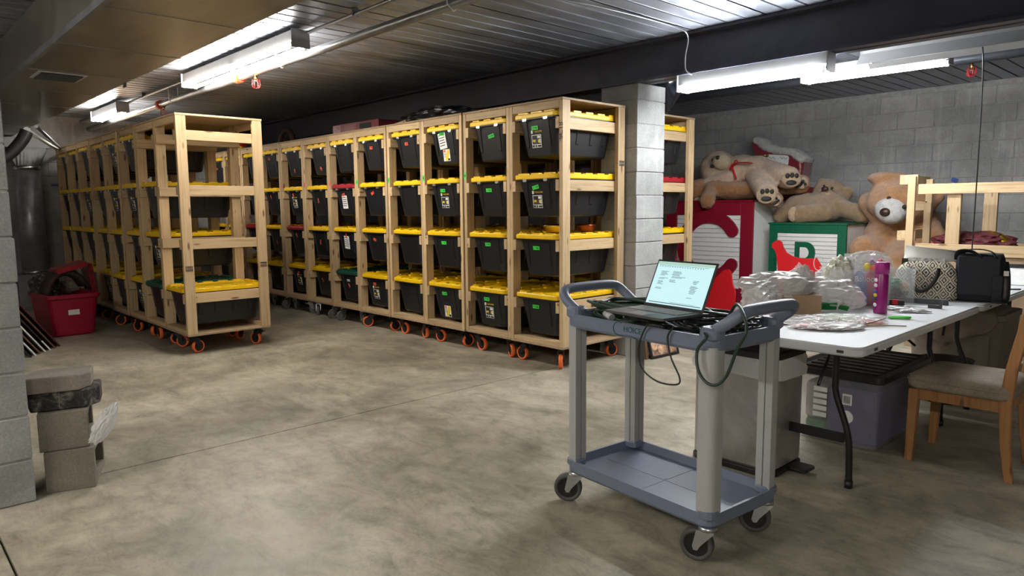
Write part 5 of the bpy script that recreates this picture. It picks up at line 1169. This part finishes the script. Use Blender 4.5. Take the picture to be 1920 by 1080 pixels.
def L3(nm, x0, y0, z0, x1, y1, z1, mt): MB().bb(x0-xl, x1-xl, y0-Yf, y1-Yf, z0-base_z, z1-base_z).build(nm, M[mt], fr, bevel=.002)
L3('long_rail', xl, Yf, zt0-.045, xl+2.0, Yf+.038, zt0+.045, 'wood_x'); L3('long_rail', xl, Yf, base_z, xl+2.0, Yf+.038, base_z+.10, 'wood_x')
L3('long_rail', xl+.2, Yf+.62, base_z, xl+2.0, Yf+.658, base_z+.09, 'wood_x')
for pxx in (1787,): x = PX(pxx, 410, y=Yf+.04).x; L3('cross_post', x-.055, Yf+.038, base_z+.1, x+.055, Yf+.076, zt0-.046, 'wood_z')
x = PX(1851, 410, y=Yf+.5).x; L3('cross_post', x-.055, Yf+.58, base_z, x+.055, Yf+.618, zt0+.04, 'wood_z')
x = PX(1705, 400, y=Yf).x; ztp = fz(331, 1705); L3('end_post', x-.032, Yf+.02, base_z, x+.032, Yf+.058, ztp, 'wood_z')
x2 = PX(1737, 420, y=Yf+.3).x; L3('end_post', x2-.03, Yf+.3, base_z, x2+.03, Yf+.338, fz(380, 1737, Yf+.3), 'wood_z')
x3 = PX(1741, 350, y=Yf+.6).x; L3('end_post', x3-.03, Yf+.62, base_z, x3+.03, Yf+.658, fz(336, 1741, Yf+.6), 'wood_z')
xa = PX(1686, 338, y=Yf-.02).x
for za in (fz(337, 1690), fz(442, 1690)): L3('side_rail', xa-.02, Yf+.058, za-.045, xa+.019, Yf+.80, za+.045, 'wood_y'); L3('side_rail', xa-.02, Yf+.06, za-.045, x3+.07, Yf+.098, za+.045, 'wood_x')
L3('side_rail', x2-.12, Yf+.34, fz(386, 1730)-.045, x3+.06, Yf+.378, fz(386, 1730)+.045, 'wood_x')
tag(crumple((PX(1828, 445, y=Yf+.3).x, Yf+.3, base_z+.10), (.30, .18, .10), 141, .2, 2.5, base_z).build('velvet_bundle', M['maroon']), 'maroon velvet bundle lying inside the pine frame', 'bundle')
tag(crumple((PX(1772, 455, y=Yf+.3).x, Yf+.3, base_z+.06), (.10, .10, .07), 145, .2, 2.5, base_z).build('red_bundle', M['brightred']), 'small red bundle inside the pine frame', 'bundle')
gx = PX(1862, 453, y=Yf+.25).x; g0 = base_z+.06
tag(MB().tube(spline([(gx-.12, Yf+.25, g0+.02), (gx-.10, Yf+.25, g0+.09), (gx, Yf+.25, g0+.11), (gx+.09, Yf+.25, g0+.05), (gx+.06, Yf+.25, g0-.015), (gx-.02, Yf+.25, g0-.02), (gx-.03, Yf+.25, g0+.02)], 6), [.02+.028*math.sin(PI*k/36) for k in range(37)], 10).build('gold_hook', M['gold']), 'gold foil hook shaped ornament inside the pine frame', 'ornament')
